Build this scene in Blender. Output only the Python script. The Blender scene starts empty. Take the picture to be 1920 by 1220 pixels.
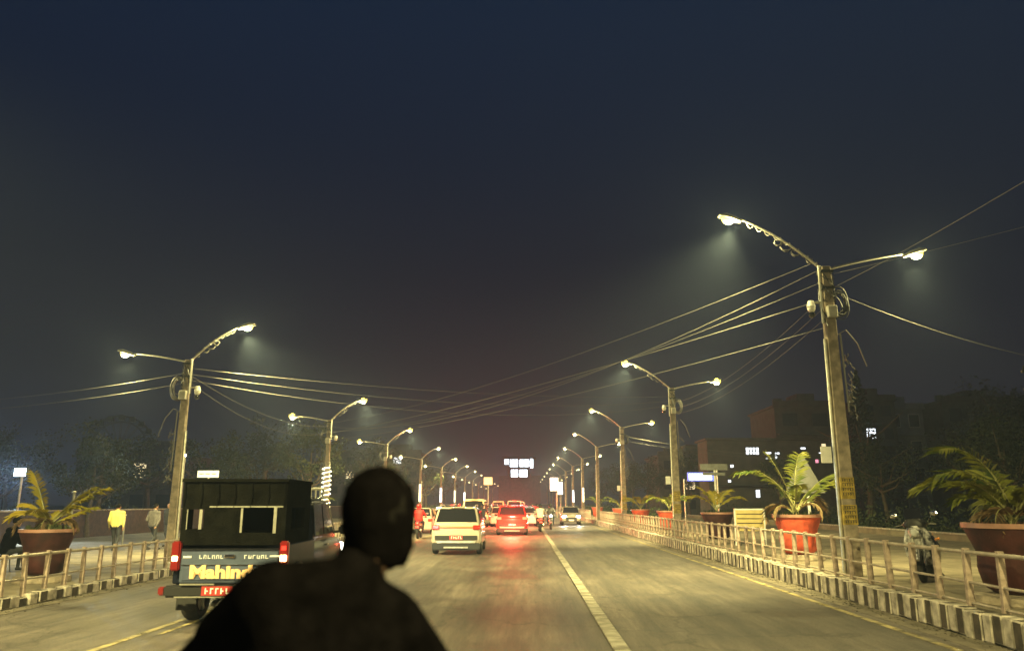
import bpy, bmesh, math, random
from mathutils import Vector, Matrix
R = math.radians
PI = math.pi
SC = bpy.context.scene
COL = SC.collection
rnd = random.Random(7)

# ------------------------------------------------------------------ camera
CAMZ = 1.75
cam_d = bpy.data.cameras.new('camera')
cam = bpy.data.objects.new('camera', cam_d)
COL.objects.link(cam)
cam.location = (0, 0, CAMZ)
cam.rotation_euler = (R(90 + 12.934), 0, R(0.963))
cam_d.sensor_width = 36
cam_d.lens = 36 * 1450 / 1920
cam_d.clip_end = 3000
cam_d.clip_start = 0.05
cam_d.dof.use_dof = True
cam_d.dof.focus_distance = 26
cam_d.dof.aperture_fstop = 1.45
SC.camera = cam

# ------------------------------------------------------------------ world
world = bpy.data.worlds.new('World')
SC.world = world
world.use_nodes = True
nt = world.node_tree
nt.nodes.clear()
tc = nt.nodes.new('ShaderNodeTexCoord')
sp = nt.nodes.new('ShaderNodeSeparateXYZ')
rp = nt.nodes.new('ShaderNodeValToRGB')
sky = nt.nodes.new('ShaderNodeTexSky')
sky.sky_type = 'NISHITA'
sky.sun_disc = False
sky.sun_elevation = R(-4)
sky.sun_rotation = R(150)
bg1 = nt.nodes.new('ShaderNodeBackground')
bg2 = nt.nodes.new('ShaderNodeBackground')
add = nt.nodes.new('ShaderNodeAddShader')
wo = nt.nodes.new('ShaderNodeOutputWorld')
nt.links.new(tc.outputs['Generated'], sp.inputs[0])
nt.links.new(sp.outputs['Z'], rp.inputs[0])
cr = rp.color_ramp
cr.elements[0].position = 0.0
cr.elements[0].color = (0.022, 0.021, 0.027, 1)
cr.elements[1].position = 0.62
cr.elements[1].color = (0.0042, 0.0145, 0.042, 1)
for pos, c in ((0.15, (0.012, 0.012, 0.022, 1)), (0.27, (0.0060, 0.0080, 0.021, 1)), (0.42, (0.0040, 0.0098, 0.029, 1))):
    e = cr.elements.new(pos)
    e.color = c
nt.links.new(rp.outputs[0], bg1.inputs[0])
bg1.inputs[1].default_value = 0.85
nt.links.new(sky.outputs[0], bg2.inputs[0])
bg2.inputs[1].default_value = 0.02
nt.links.new(bg1.outputs[0], add.inputs[0])
nt.links.new(bg2.outputs[0], add.inputs[1])
nt.links.new(add.outputs[0], wo.inputs[0])

# ------------------------------------------------------------------ exposure and light levels
SC.view_settings.view_transform = 'Standard'
SC.view_settings.look = 'None'
SC.view_settings.exposure = 0
SC.view_settings.gamma = 1
SC.cycles.use_denoising = True
SC.cycles.volume_step_rate = 4
SC.cycles.volume_max_steps = 64
SC.cycles.max_bounces = 5
SC.cycles.volume_bounces = 0
SC.cycles.diffuse_bounces = 2
SC.cycles.glossy_bounces = 3
SC.cycles.transmission_bounces = 4
SC.cycles.transparent_max_bounces = 8
SC.cycles.sample_clamp_indirect = 3
LAMP_W = 14000          # spot power of one street lamp
LAMP_COL = (1.0, 0.87, 0.34)
HAZE = 0.00145


# ------------------------------------------------------------------ materials
MATS = {}


def mat(name, col, rough=0.7, metal=0.0, nscale=0, namt=0.3, bump=0.0, spec=0.5, emit=None, es=0.0, coat=0.0, col2=None, detail=6):
    if name in MATS:
        return MATS[name]
    m = bpy.data.materials.new(name)
    m.use_nodes = True
    n = m.node_tree.nodes
    l = m.node_tree.links
    b = n['Principled BSDF']
    b.inputs['Roughness'].default_value = rough
    b.inputs['Metallic'].default_value = metal
    b.inputs['Specular IOR Level'].default_value = spec
    b.inputs['Coat Weight'].default_value = coat
    b.inputs['Base Color'].default_value = (*col, 1)
    if nscale:
        t = n.new('ShaderNodeTexCoord')
        z = n.new('ShaderNodeTexNoise')
        z.inputs['Scale'].default_value = nscale
        z.inputs['Detail'].default_value = detail
        l.new(t.outputs['Object'], z.inputs['Vector'])
        r = n.new('ShaderNodeValToRGB')
        c2 = col2 or tuple(c * (1 - namt) for c in col)
        c1 = tuple(min(1, c * (1 + namt * 0.6)) for c in col)
        r.color_ramp.elements[0].position = 0.35
        r.color_ramp.elements[1].position = 0.68
        r.color_ramp.elements[0].color = (*c2, 1)
        r.color_ramp.elements[1].color = (*c1, 1)
        l.new(z.outputs['Fac'], r.inputs[0])
        l.new(r.outputs[0], b.inputs['Base Color'])
        if bump:
            bp = n.new('ShaderNodeBump')
            bp.inputs['Strength'].default_value = bump
            bp.inputs['Distance'].default_value = 0.02
            z2 = n.new('ShaderNodeTexNoise')
            z2.inputs['Scale'].default_value = nscale * 7
            z2.inputs['Detail'].default_value = 4
            l.new(t.outputs['Object'], z2.inputs['Vector'])
            l.new(z2.outputs['Fac'], bp.inputs['Height'])
            l.new(bp.outputs[0], b.inputs['Normal'])
    if emit:
        b.inputs['Emission Color'].default_value = (*emit, 1)
        b.inputs['Emission Strength'].default_value = es
        m.cycles.emission_sampling = 'NONE'
    MATS[name] = m
    return m


def road_mat():
    m = bpy.data.materials.new('asphalt')
    m.use_nodes = True
    n = m.node_tree.nodes
    l = m.node_tree.links
    b = n['Principled BSDF']
    t = n.new('ShaderNodeTexCoord')

    def noise(scale, detail, rough, vec=None):
        z = n.new('ShaderNodeTexNoise')
        z.inputs['Scale'].default_value = scale
        z.inputs['Detail'].default_value = detail
        z.inputs['Roughness'].default_value = rough
        l.new(vec or t.outputs['Object'], z.inputs['Vector'])
        return z.outputs['Fac']

    def ramp(src, p0, c0, p1, c1):
        r = n.new('ShaderNodeValToRGB')
        r.color_ramp.elements[0].position = p0; r.color_ramp.elements[0].color = (*c0, 1)
        r.color_ramp.elements[1].position = p1; r.color_ramp.elements[1].color = (*c1, 1)
        l.new(src, r.inputs[0])
        return r.outputs[0]

    def mul(a, c, f=1.0):
        x = n.new('ShaderNodeMixRGB'); x.blend_type = 'MULTIPLY'; x.inputs[0].default_value = f
        l.new(a, x.inputs[1]); l.new(c, x.inputs[2])
        return x.outputs[0]
    mp = n.new('ShaderNodeMapping'); mp.inputs['Scale'].default_value = (1.0, 0.07, 1)   # tyre tracks run along the road
    l.new(t.outputs['Object'], mp.inputs[0])
    streak = noise(1.5, 6, .6, mp.outputs[0])
    mp2 = n.new('ShaderNodeMapping'); mp2.inputs['Scale'].default_value = (5.0, 0.35, 1)
    l.new(t.outputs['Object'], mp2.inputs[0])
    fine = noise(1.6, 6, .7, mp2.outputs[0])
    blot = noise(0.42, 9, .72)
    grit = noise(38, 6, .8)
    col = ramp(streak, .36, (0.064, 0.056, 0.051), .68, (0.155, 0.132, 0.115))
    col = mul(col, ramp(blot, .36, (0.55, 0.54, 0.54), .66, (1.35, 1.3, 1.22)))
    col = mul(col, ramp(fine, .35, (0.66, 0.66, 0.66), .66, (1.25, 1.25, 1.25)))
    col = mul(col, ramp(grit, .36, (0.30, 0.30, 0.30), .66, (1.8, 1.8, 1.75)))
    # cracks
    v = n.new('ShaderNodeTexVoronoi'); v.feature = 'DISTANCE_TO_EDGE'; v.inputs['Scale'].default_value = 0.32
    dn = n.new('ShaderNodeTexNoise'); dn.inputs['Scale'].default_value = 1.7; dn.inputs['Detail'].default_value = 5
    l.new(t.outputs['Object'], dn.inputs['Vector'])
    ad = n.new('ShaderNodeMixRGB'); ad.blend_type = 'ADD'; ad.inputs[0].default_value = 0.9
    l.new(t.outputs['Object'], ad.inputs[1]); l.new(dn.outputs['Color'], ad.inputs[2])
    l.new(ad.outputs[0], v.inputs['Vector'])
    col = mul(col, ramp(v.outputs['Distance'], 0.0, (0.35, 0.34, 0.33), .012, (1, 1, 1)), .8)
    # oil drips in the lane middles
    col = mul(col, ramp(noise(1.1, 3, .5), .28, (0.5, 0.5, 0.5), .36, (1, 1, 1)), .8)
    l.new(col, b.inputs['Base Color'])
    mr = n.new('ShaderNodeMapRange'); mr.inputs[3].default_value = 0.40; mr.inputs[4].default_value = 0.72
    l.new(blot, mr.inputs[0])
    l.new(mr.outputs[0], b.inputs['Roughness'])
    bp = n.new('ShaderNodeBump'); bp.inputs['Strength'].default_value = 0.7; bp.inputs['Distance'].default_value = 0.02
    l.new(grit, bp.inputs['Height'])
    l.new(bp.outputs[0], b.inputs['Normal'])
    return m


def leaf_mat(name, c1, c2):
    m = mat(name, c1, 0.65, nscale=2.2, col2=c2, spec=0.2)
    b = m.node_tree.nodes['Principled BSDF']
    b.inputs['Subsurface Weight'].default_value = 0.0
    return m


ASPHALT = road_mat()
M_GROUND = mat('dry_soil', (0.10, 0.085, 0.06), 0.95, nscale=1.3, namt=0.5, bump=0.5)
M_PAVE = mat('pavement_concrete', (0.20, 0.165, 0.115), 0.9, nscale=1.7, namt=0.35, bump=0.4)
M_PAINT_Y = mat('worn_yellow_line_paint', (0.36, 0.29, 0.13), 0.75, nscale=3.5, col2=(0.13, 0.11, 0.07), bump=0.3)
M_PAINT_W = mat('worn_white_line_paint', (0.45, 0.43, 0.38), 0.7, nscale=5, namt=0.7, bump=0.3)
M_KERB_W = mat('kerb_white_paint', (0.42, 0.37, 0.31), 0.85, nscale=7, namt=0.5, bump=0.5)
M_KERB_B = mat('kerb_dark_paint', (0.060, 0.048, 0.034), 0.9, nscale=7, namt=0.5, bump=0.5)
M_CONC = mat('pole_concrete', (0.27, 0.22, 0.165), 0.85, nscale=6, namt=0.4, bump=0.6)
M_RAILC = mat('railing_post_concrete', (0.34, 0.26, 0.21), 0.85, nscale=9, namt=0.4, bump=0.4)
M_RAILM = mat('railing_pipe', (0.42, 0.36, 0.29), 0.45, metal=0.4, nscale=6, namt=0.25)
M_GALV = mat('galvanised_steel', (0.60, 0.58, 0.50), 0.32, metal=0.8, nscale=8, namt=0.2)
M_CABLE = mat('cable_black', (0.03, 0.03, 0.03), 0.55)
M_CABLEG = mat('cable_grey', (0.12, 0.115, 0.11), 0.6)
M_BOX = mat('junction_box_grey', (0.38, 0.36, 0.30), 0.55, nscale=6, namt=0.25)
M_PLW = mat('white_plastic', (0.72, 0.70, 0.62), 0.4)
M_LENS = mat('lamp_lens_lit', (0.9, 0.9, 0.8), 0.3, emit=(1.0, 0.80, 0.12), es=4)
M_LENSF = mat('far_lamp_lens_lit', (0.9, 0.9, 0.8), 0.3, emit=(1.0, 0.90, 0.42), es=3.2)
M_STRIP = mat('festive_light_strip_lit', (0.9, 0.9, 0.8), 0.3, emit=(1.0, 0.95, 0.68), es=2.6)
M_STRIPB = mat('festive_light_strip_white_lit', (0.9, 0.9, 0.9), 0.3, emit=(0.9, 0.97, 1.0), es=5)
M_RUB = mat('tyre_rubber', (0.022, 0.021, 0.02), 0.8, nscale=12, namt=0.3)
M_BLACK = mat('black_plastic', (0.012, 0.012, 0.013), 0.45)
M_DKM = mat('dark_metal', (0.05, 0.05, 0.05), 0.45, metal=0.6)
M_CHROME = mat('chrome', (0.75, 0.74, 0.72), 0.12, metal=1.0)
M_GLASS = mat('tinted_glass', (0.012, 0.012, 0.014), 0.06, spec=0.8, coat=0.5)
M_PLATE = mat('red_plate', (0.34, 0.035, 0.03), 0.35, nscale=30, namt=0.1)
M_PLATET = mat('plate_white_lettering', (0.85, 0.8, 0.75), 0.5)
M_RED_ON = mat('tail_lamp_lit', (0.6, 0.02, 0.01), 0.25, emit=(1.0, 0.03, 0.02), es=2.4)
M_RED_HOT = mat('brake_lamp_lit', (0.8, 0.1, 0.05), 0.25, emit=(1.0, 0.045, 0.03), es=5)
M_RED_OFF = mat('tail_lamp_lens', (0.42, 0.02, 0.012), 0.15, coat=0.6)
M_BULB = mat('tail_bulb_lit', (0.9, 0.6, 0.3), 0.25, emit=(1.0, 0.50, 0.20), es=14)
M_HEAD = mat('headlamp_lit', (0.9, 0.9, 0.85), 0.2, emit=(1.0, 0.96, 0.78), es=60)
M_LAMPCLR = mat('clear_lamp_lens', (0.6, 0.6, 0.58), 0.1, coat=0.6)
M_SKIND = mat('silhouette_shade_skin', (0.05, 0.028, 0.02), 0.9, spec=0.15, nscale=18, namt=0.15)  # near rider's shade put into a darkened skin colour
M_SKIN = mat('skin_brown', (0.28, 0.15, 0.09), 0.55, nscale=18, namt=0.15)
M_HAIR = mat('black_hair', (0.008, 0.007, 0.007), 0.8, spec=0.1, nscale=60, namt=0.5, bump=0.6)
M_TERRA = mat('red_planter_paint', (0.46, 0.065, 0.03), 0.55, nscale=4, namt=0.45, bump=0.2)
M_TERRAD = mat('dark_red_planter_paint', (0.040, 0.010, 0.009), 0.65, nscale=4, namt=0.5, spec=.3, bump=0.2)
M_RIM = mat('planter_rim', (0.30, 0.15, 0.11), 0.5, nscale=4, namt=0.3)
M_SOIL = mat('potting_soil', (0.045, 0.03, 0.02), 0.95, nscale=12, namt=0.5, bump=0.8)
M_FROND = leaf_mat('palm_leaf', (0.15, 0.145, 0.022), (0.035, 0.06, 0.012))
M_FRONDY = leaf_mat('palm_leaf_yellow', (0.30, 0.225, 0.022), (0.12, 0.12, 0.015))
M_STEM = mat('palm_stem', (0.26, 0.25, 0.10), 0.6, nscale=8, namt=0.4)
M_BARK = mat('bark', (0.085, 0.065, 0.045), 0.9, nscale=6, namt=0.4, bump=0.6)
M_LEAFD = leaf_mat('dark_foliage', (0.040, 0.046, 0.018), (0.012, 0.017, 0.008))
M_LEAFG = leaf_mat('mid_foliage', (0.055, 0.062, 0.022), (0.018, 0.026, 0.010))
M_HEDGE = leaf_mat('hedge_foliage', (0.045, 0.055, 0.022), (0.015, 0.024, 0.01))
M_GRASS = mat('grass_ground', (0.045, 0.055, 0.022), 0.95, nscale=3, namt=0.6, bump=0.6)
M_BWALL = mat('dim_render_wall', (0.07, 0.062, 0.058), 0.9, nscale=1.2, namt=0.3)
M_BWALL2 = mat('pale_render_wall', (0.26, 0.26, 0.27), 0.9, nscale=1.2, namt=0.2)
M_BRICK = mat('brick_boundary_wall', (0.055, 0.030, 0.022), 0.9, nscale=5, namt=0.4, bump=0.5)
M_WINOFF = mat('unlit_window_glass', (0.02, 0.022, 0.026), 0.15, spec=0.6)
M_WINW = mat('lit_window_white', (0.8, 0.8, 0.8), 0.4, emit=(0.85, 0.93, 1.0), es=2.2)
M_WINY = mat('lit_window_warm', (0.8, 0.7, 0.5), 0.4, emit=(1.0, 0.80, 0.45), es=1.2)
M_SIGNW = mat('backlit_sign_white', (0.85, 0.85, 0.9), 0.4, emit=(0.86, 0.90, 1.0), es=2.6)
M_SIGNB = mat('backlit_sign_blue', (0.1, 0.15, 0.6), 0.4, emit=(0.16, 0.22, 0.95), es=1.3)
M_SIGNY = mat('yellow_board_paint', (0.55, 0.43, 0.17), 0.6, nscale=4, namt=0.15)
M_SIGNG = mat('grey_sign_back', (0.20, 0.20, 0.19), 0.5, metal=0.4, nscale=4, namt=0.2)
M_INK = mat('dark_lettering', (0.03, 0.025, 0.02), 0.7)
M_WHITEP = mat('white_paint', (0.75, 0.73, 0.68), 0.55, nscale=5, namt=0.12)
M_COOL = mat('cold_flood_lens_lit', (0.9, 0.95, 1.0), 0.3, emit=(0.72, 0.93, 1.0), es=160)


# ------------------------------------------------------------------ mesh helpers
class MB:
    def __init__(self):
        self.bm = bmesh.new()
        self.mi = 0

    def _faces(self, fs):
        for f in fs:
            f.material_index = self.mi

    def box(self, c, s, rot=None):
        M = Matrix.Translation(Vector(c)) @ (rot.to_4x4() if rot else Matrix.Identity(4)) @ Matrix.Diagonal((s[0], s[1], s[2], 1))
        r = bmesh.ops.create_cube(self.bm, size=1.0, matrix=M)
        self._faces({f for v in r['verts'] for f in v.link_faces})
        return self

    def cyl(self, p0, p1, r0, r1=None, n=12, cap=True):
        p0 = Vector(p0); p1 = Vector(p1)
        r1 = r0 if r1 is None else r1
        d = p1 - p0
        if d.length < 1e-6:
            return self
        q = Vector((0, 0, 1)).rotation_difference(d.normalized())
        M = Matrix.Translation((p0 + p1) / 2) @ q.to_matrix().to_4x4()
        r = bmesh.ops.create_cone(self.bm, cap_ends=cap, segments=n, radius1=r0, radius2=max(r1, 1e-4), depth=d.length, matrix=M)
        self._faces({f for v in r['verts'] for f in v.link_faces})
        return self

    def tube(self, pts, r, n=6, closed=False):
        pts = [Vector(p) for p in pts]
        rs = r if isinstance(r, (list, tuple)) else [r] * len(pts)
        rings = []
        prev = None
        N = len(pts)
        for i, p in enumerate(pts):
            if closed:
                t = pts[(i + 1) % N] - pts[i - 1]
            else:
                t = pts[min(i + 1, N - 1)] - pts[max(i - 1, 0)]
            if t.length < 1e-9:
                t = Vector((0, 0, 1))
            t.normalize()
            if prev is None:
                a = t.orthogonal().normalized()
            else:
                a = prev - t * prev.dot(t)
                a = a.normalized() if a.length > 1e-6 else t.orthogonal().normalized()
            prev = a
            b = t.cross(a)
            rings.append([self.bm.verts.new(p + (a * math.cos(2 * PI * k / n) + b * math.sin(2 * PI * k / n)) * rs[i]) for k in range(n)])
        m = N if closed else N - 1
        for i in range(m):
            A = rings[i]; B = rings[(i + 1) % N]
            for k in range(n):
                self.bm.faces.new((A[k], A[(k + 1) % n], B[(k + 1) % n], B[k])).material_index = self.mi
        if not closed:
            self.bm.faces.new(rings[0][::-1]).material_index = self.mi
            self.bm.faces.new(rings[-1]).material_index = self.mi
        return self

    def lathe(self, prof, c=(0, 0, 0), n=32):
        c = Vector(c)
        rings = []
        for (r, z) in prof:
            rings.append([self.bm.verts.new(c + Vector((r * math.cos(2 * PI * k / n), r * math.sin(2 * PI * k / n), z))) for k in range(n)])
        for i in range(len(prof) - 1):
            for k in range(n):
                self.bm.faces.new((rings[i][k], rings[i][(k + 1) % n], rings[i + 1][(k + 1) % n], rings[i + 1][k])).material_index = self.mi
        if prof[0][0] > 1e-3:
            self.bm.faces.new(rings[0][::-1]).material_index = self.mi
        if prof[-1][0] > 1e-3:
            self.bm.faces.new(rings[-1]).material_index = self.mi
        return self

    def ball(self, c, s, seg=16, rot=None):
        s = s if isinstance(s, (tuple, list)) else (s, s, s)
        M = Matrix.Translation(Vector(c)) @ (rot.to_4x4() if rot else Matrix.Identity(4)) @ Matrix.Diagonal((*s, 1))
        r = bmesh.ops.create_uvsphere(self.bm, u_segments=seg, v_segments=max(6, seg // 2), radius=1.0, matrix=M)
        self._faces({f for v in r['verts'] for f in v.link_faces})
        return self

    def prism(self, poly, axis, a, b):
        # poly in the plane perpendicular to axis; extruded from a to b
        def P(u, v, w):
            return {'x': (w, u, v), 'y': (u, w, v), 'z': (u, v, w)}[axis]
        A = [self.bm.verts.new(P(u, v, a)) for u, v in poly]
        B = [self.bm.verts.new(P(u, v, b)) for u, v in poly]
        n = len(poly)
        self.bm.faces.new(A).material_index = self.mi
        self.bm.faces.new(B[::-1]).material_index = self.mi
        for k in range(n):
            self.bm.faces.new((A[k], B[k], B[(k + 1) % n], A[(k + 1) % n])).material_index = self.mi
        return self

    def loft(self, secs, close=True):
        # secs: list of equal-length point lists (closed sections)
        rings = [[self.bm.verts.new(Vector(p)) for p in s] for s in secs]
        n = len(rings[0])
        for i in range(len(rings) - 1):
            for k in range(n):
                self.bm.faces.new((rings[i][k], rings[i][(k + 1) % n], rings[i + 1][(k + 1) % n], rings[i + 1][k])).material_index = self.mi
        if close:
            self.bm.faces.new(rings[0][::-1]).material_index = self.mi
            self.bm.faces.new(rings[-1]).material_index = self.mi
        return self

    def quad(self, pts):
        self.bm.faces.new([self.bm.verts.new(Vector(p)) for p in pts]).material_index = self.mi
        return self

    def build(self, name, m, parent=None, smooth=False, bevel=0, seg=2, loc=None, angle=40):
        bm = self.bm
        bmesh.ops.recalc_face_normals(bm, faces=bm.faces[:]) if not getattr(self, 'raw', False) else None
        if bevel:
            es = [e for e in bm.edges if len(e.link_faces) == 2 and e.calc_face_angle(0) > R(35)]
            bmesh.ops.bevel(bm, geom=es, offset=bevel, segments=seg, affect='EDGES', clamp_overlap=True)
        me = bpy.data.meshes.new(name)
        bm.to_mesh(me)
        bm.free()
        for x in (m if isinstance(m, (list, tuple)) else [m]):
            me.materials.append(x)
        if smooth:
            for p in me.polygons:
                p.use_smooth = True
            try:
                me.set_sharp_from_angle(angle=R(angle))
            except Exception:
                pass
        o = bpy.data.objects.new(name, me)
        COL.objects.link(o)
        if parent:
            o.parent = parent
        if loc:
            o.location = loc
        return o


def tag(o, label=None, cat=None, group=None, kind=None):
    if label: o['label'] = label
    if cat: o['category'] = cat
    if group: o['group'] = group
    if kind: o['kind'] = kind
    return o


def thing(name, label, cat, loc=(0, 0, 0), rz=0, group=None):
    o = bpy.data.objects.new(name, None)
    o.empty_display_size = 0.2
    COL.objects.link(o)
    o.location = loc
    o.rotation_euler = (0, 0, rz)
    return tag(o, label, cat, group)


KIDS = {}


def copy_tree(o, parent=None):
    c = o.copy()
    COL.objects.link(c)
    if parent:
        c.parent = parent
    for ch in [x for x in COL.objects if x.parent == o]:
        copy_tree(ch, c)
    return c


def text_mesh(s, size, depth, m, name, parent, loc, rot=(PI / 2, 0, 0), bold=0.0, sx=1.0, align='CENTER'):
    cu = bpy.data.curves.new(name, 'FONT')
    cu.body = s
    cu.size = size
    cu.extrude = depth
    cu.offset = bold
    cu.resolution_u = 2
    cu.align_x = align
    cu.align_y = 'CENTER'
    o = bpy.data.objects.new(name, cu)
    COL.objects.link(o)
    bpy.context.view_layer.update()
    me = bpy.data.meshes.new_from_object(o.evaluated_get(bpy.context.evaluated_depsgraph_get()))
    COL.objects.unlink(o)
    bpy.data.objects.remove(o)
    me.materials.clear()
    me.materials.append(m)
    t = bpy.data.objects.new(name, me)
    COL.objects.link(t)
    t.parent = parent
    t.location = loc
    t.rotation_euler = rot
    t.scale = (sx, 1, 1)
    return t


def spot(name, parent, loc, direction, power, col, angle=150, blend=1.0, radius=0.08):
    l = bpy.data.lights.new(name, 'SPOT')
    l.energy = power
    l.color = col
    l.spot_size = R(angle)
    l.spot_blend = blend
    l.shadow_soft_size = radius
    o = bpy.data.objects.new(name, l)
    COL.objects.link(o)
    o.location = loc
    o.rotation_euler = Vector(direction).to_track_quat('-Z', 'Y').to_euler()
    if parent:
        o.parent = parent
    return o


def point(name, parent, loc, power, col, radius=0.08):
    l = bpy.data.lights.new(name, 'POINT')
    l.energy = power
    l.color = col
    l.shadow_soft_size = radius
    o = bpy.data.objects.new(name, l)
    COL.objects.link(o)
    o.location = loc
    if parent:
        o.parent = parent
    return o


ORD = ['first', 'second', 'third', 'fourth', 'fifth', 'sixth', 'seventh', 'eighth', 'ninth', 'tenth', 'eleventh', 'twelfth', 'thirteenth', 'fourteenth', 'fifteenth', 'sixteenth', 'seventeenth', 'eighteenth']

# ================================================================== SETTING
RX, LX = 5.95, -8.75            # kerb faces
PZR, PZL = 0.30, 0.17           # pavement heights
g = MB().box((0, 250, -0.55), (900, 900, 1.0))
tag(g.build('ground', M_GRASS), kind='structure')
FAR = 330


def strip(name, x0, x1, y0, y1, z, m, th=0.05, ystep=None):
    b = MB()
    b.box(((x0 + x1) / 2, (y0 + y1) / 2, z - th / 2), (x1 - x0, y1 - y0, th))
    return tag(b.build(name, m), kind='structure')


for _m in (M_PAINT_Y,):
    _n = _m.node_tree.nodes; _l = _m.node_tree.links
    _t = _n.new('ShaderNodeTexCoord'); _z = _n.new('ShaderNodeTexNoise'); _z.inputs['Scale'].default_value = 2.3; _z.inputs['Detail'].default_value = 10; _z.inputs['Roughness'].default_value = .8
    _r = _n.new('ShaderNodeMapRange'); _r.inputs[1].default_value = .36; _r.inputs[2].default_value = .50
    _l.new(_t.outputs['Object'], _z.inputs['Vector']); _l.new(_z.outputs['Fac'], _r.inputs[0]); _l.new(_r.outputs[0], _n['Principled BSDF'].inputs['Alpha'])
strip('road', LX, RX, -30, FAR, 0.0, ASPHALT)
strip('pavement', RX + 0.22, 17.0, -30, FAR, PZR, M_PAVE, 0.33)
strip('pavement', -21.0, LX - 0.22, -30, FAR, PZL, M_PAVE, 0.2)
# concrete gutter beside the kerbs
strip('gutter', RX - 0.42, RX - 0.01, -30, FAR, 0.004, mat('gutter_concrete', (0.15, 0.125, 0.09), 0.9, nscale=2.5, namt=0.5, bump=0.6), 0.003)
strip('gutter', LX + 0.01, LX + 0.30, -30, FAR, 0.004, MATS['gutter_concrete'], 0.003)


def marking(x, w, y0, y1, seg, gap, m, z=0.005, h=0.003):
    b = MB()
    y = y0
    while y < y1:
        b.box((x, y + seg / 2, z), (w, seg, h))
        y += seg + gap
    return tag(b.build('road_marking', m), kind='structure')


marking(1.17, 0.19, -8, 240, 2.95, 0.06, mat('raised_median_paint', (0.34, 0.31, 0.25), 0.7, nscale=4, col2=(0.16, 0.14, 0.11), bump=0.4), 0.016, 0.024)
marking(5.28, 0.12, -8, 240, 60, 0.01, M_PAINT_Y)
marking(-5.28, 0.11, -8, 240, 7, 0.02, M_PAINT_Y)
marking(-5.02, 0.07, 11.2, 60, 2.2, 3.5, M_PAINT_Y)


def kerb(x, side, top, y0, y1, step):
    b = MB()
    y = y0
    i = 0
    while y < y1:
        j = rnd.uniform(-0.02, 0.02)
        b.mi = i % 2
        if rnd.random() < 0.06: j -= 0.05   # sunken or chipped stone
        b.box((x + side * 0.11 + j * 0.6, y + step / 2, top / 2 + j * 0.8), (0.22, step - 0.018, top))
        y += step
        i += 1
    return tag(b.build('kerb', [M_KERB_W, M_KERB_B], bevel=0.02, seg=1), kind='structure')


kerb(RX, 1, 0.36, 5, 80, 0.215)
kerb(LX, -1, 0.20, 8, 80, 0.26)
strip('kerb', RX, RX + 0.22, 80, FAR, 0.36, M_KERB_W, 0.36)
strip('kerb', LX - 0.22, LX, 80, FAR, 0.20, M_KERB_W, 0.2)

def gravel(name, label, n, fx):
    q = random.Random(11)
    b = MB()
    for i in range(n):
        y = 8 + 42 * q.random() ** 1.5
        x = fx(q)
        c_ = q.uniform(.006, .022)
        z = .004
        bmesh.ops.create_icosphere(b.bm, subdivisions=1, radius=c_, matrix=Matrix.Translation((x, y, z + c_ * .3)) @ Matrix.Diagonal((1, q.uniform(.7, 1.5), .55, 1)))
    return tag(b.build(name, M_GROUND), label, 'gravel', kind='stuff')


gravel('gravel', 'loose grit gathered in the gutters beside the kerbs', 1500, lambda q: (RX - .03 - abs(q.gauss(0, .16))) if q.random() < .6 else (LX + .03 + abs(q.gauss(0, .16))))

# ================================================================== RAILINGS


def railing(x, y0, y1, step, zbase, ztop, rails, label, group, w=0.085, prob=0.0):
    t = thing('railing', label, 'railing', (x, y0, 0), 0, group)
    n = int((y1 - y0) / step) + 1
    proto = None
    for i in range(n):
        h = ztop - zbase + 0.035
        if proto is None:
            b = MB().box((0, 0, h / 2), (w, w, h))
            proto = b.build('post', M_RAILC, t, bevel=0.008, seg=1)
            p = proto
        else:
            p = proto.copy()
            COL.objects.link(p)
            p.parent = t
        p.location = (rnd.uniform(-0.008, 0.008), i * step, zbase)
        p.rotation_euler = (R(rnd.uniform(-2.6, 2.6)), R(rnd.uniform(-2.2, 2.2)), R(rnd.uniform(-4, 4)))
    for k, z in enumerate(rails):
        r = 0.028 if k == 0 else 0.019
        pts = [(rnd.uniform(-0.006, 0.006) - 0.0, i * step * 2, z + rnd.uniform(-0.006, 0.006)) for i in range(int((n - 1) / 2) + 1)]
        MB().tube(pts, r, 8).build('rail', M_RAILM, t, smooth=True)
    return t


railing(6.22, 7.5, 66, 0.8, 0.30, 1.10, (1.08, 0.68, 0.40), 'long concrete post and pipe railing on the right kerb beside the big planters', 'roadside railings')
railing(-8.92, 11.18, 62, 0.62, 0.12, 0.86, (0.84, 0.44), 'low post and pipe railing along the left kerb behind the pickup', 'roadside railings', 0.075)
railing(6.22, 76, 150, 0.95, 0.30, 1.10, (1.08, 0.68), 'far continuation of the right roadside railing past the gap', 'roadside railings')
railing(-8.92, 70, 140, 0.95, 0.12, 0.90, (0.88, 0.5), 'far continuation of the left roadside railing beyond the traffic', 'roadside railings')

# ================================================================== STREET LAMPS


def curl(c, r, n, ax, seed):
    q = random.Random(seed)
    pts = []
    for i in range(n * 10):
        a = i * 0.6283
        pts.append((c[0] + math.cos(a) * r * q.uniform(0.8, 1.15) * ax[0], c[1] + math.sin(a) * 0.03 + i * 0.003, c[2] + math.sin(a) * r * q.uniform(0.8, 1.15) * ax[1]))
    return pts


LAMPS = {}


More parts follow.
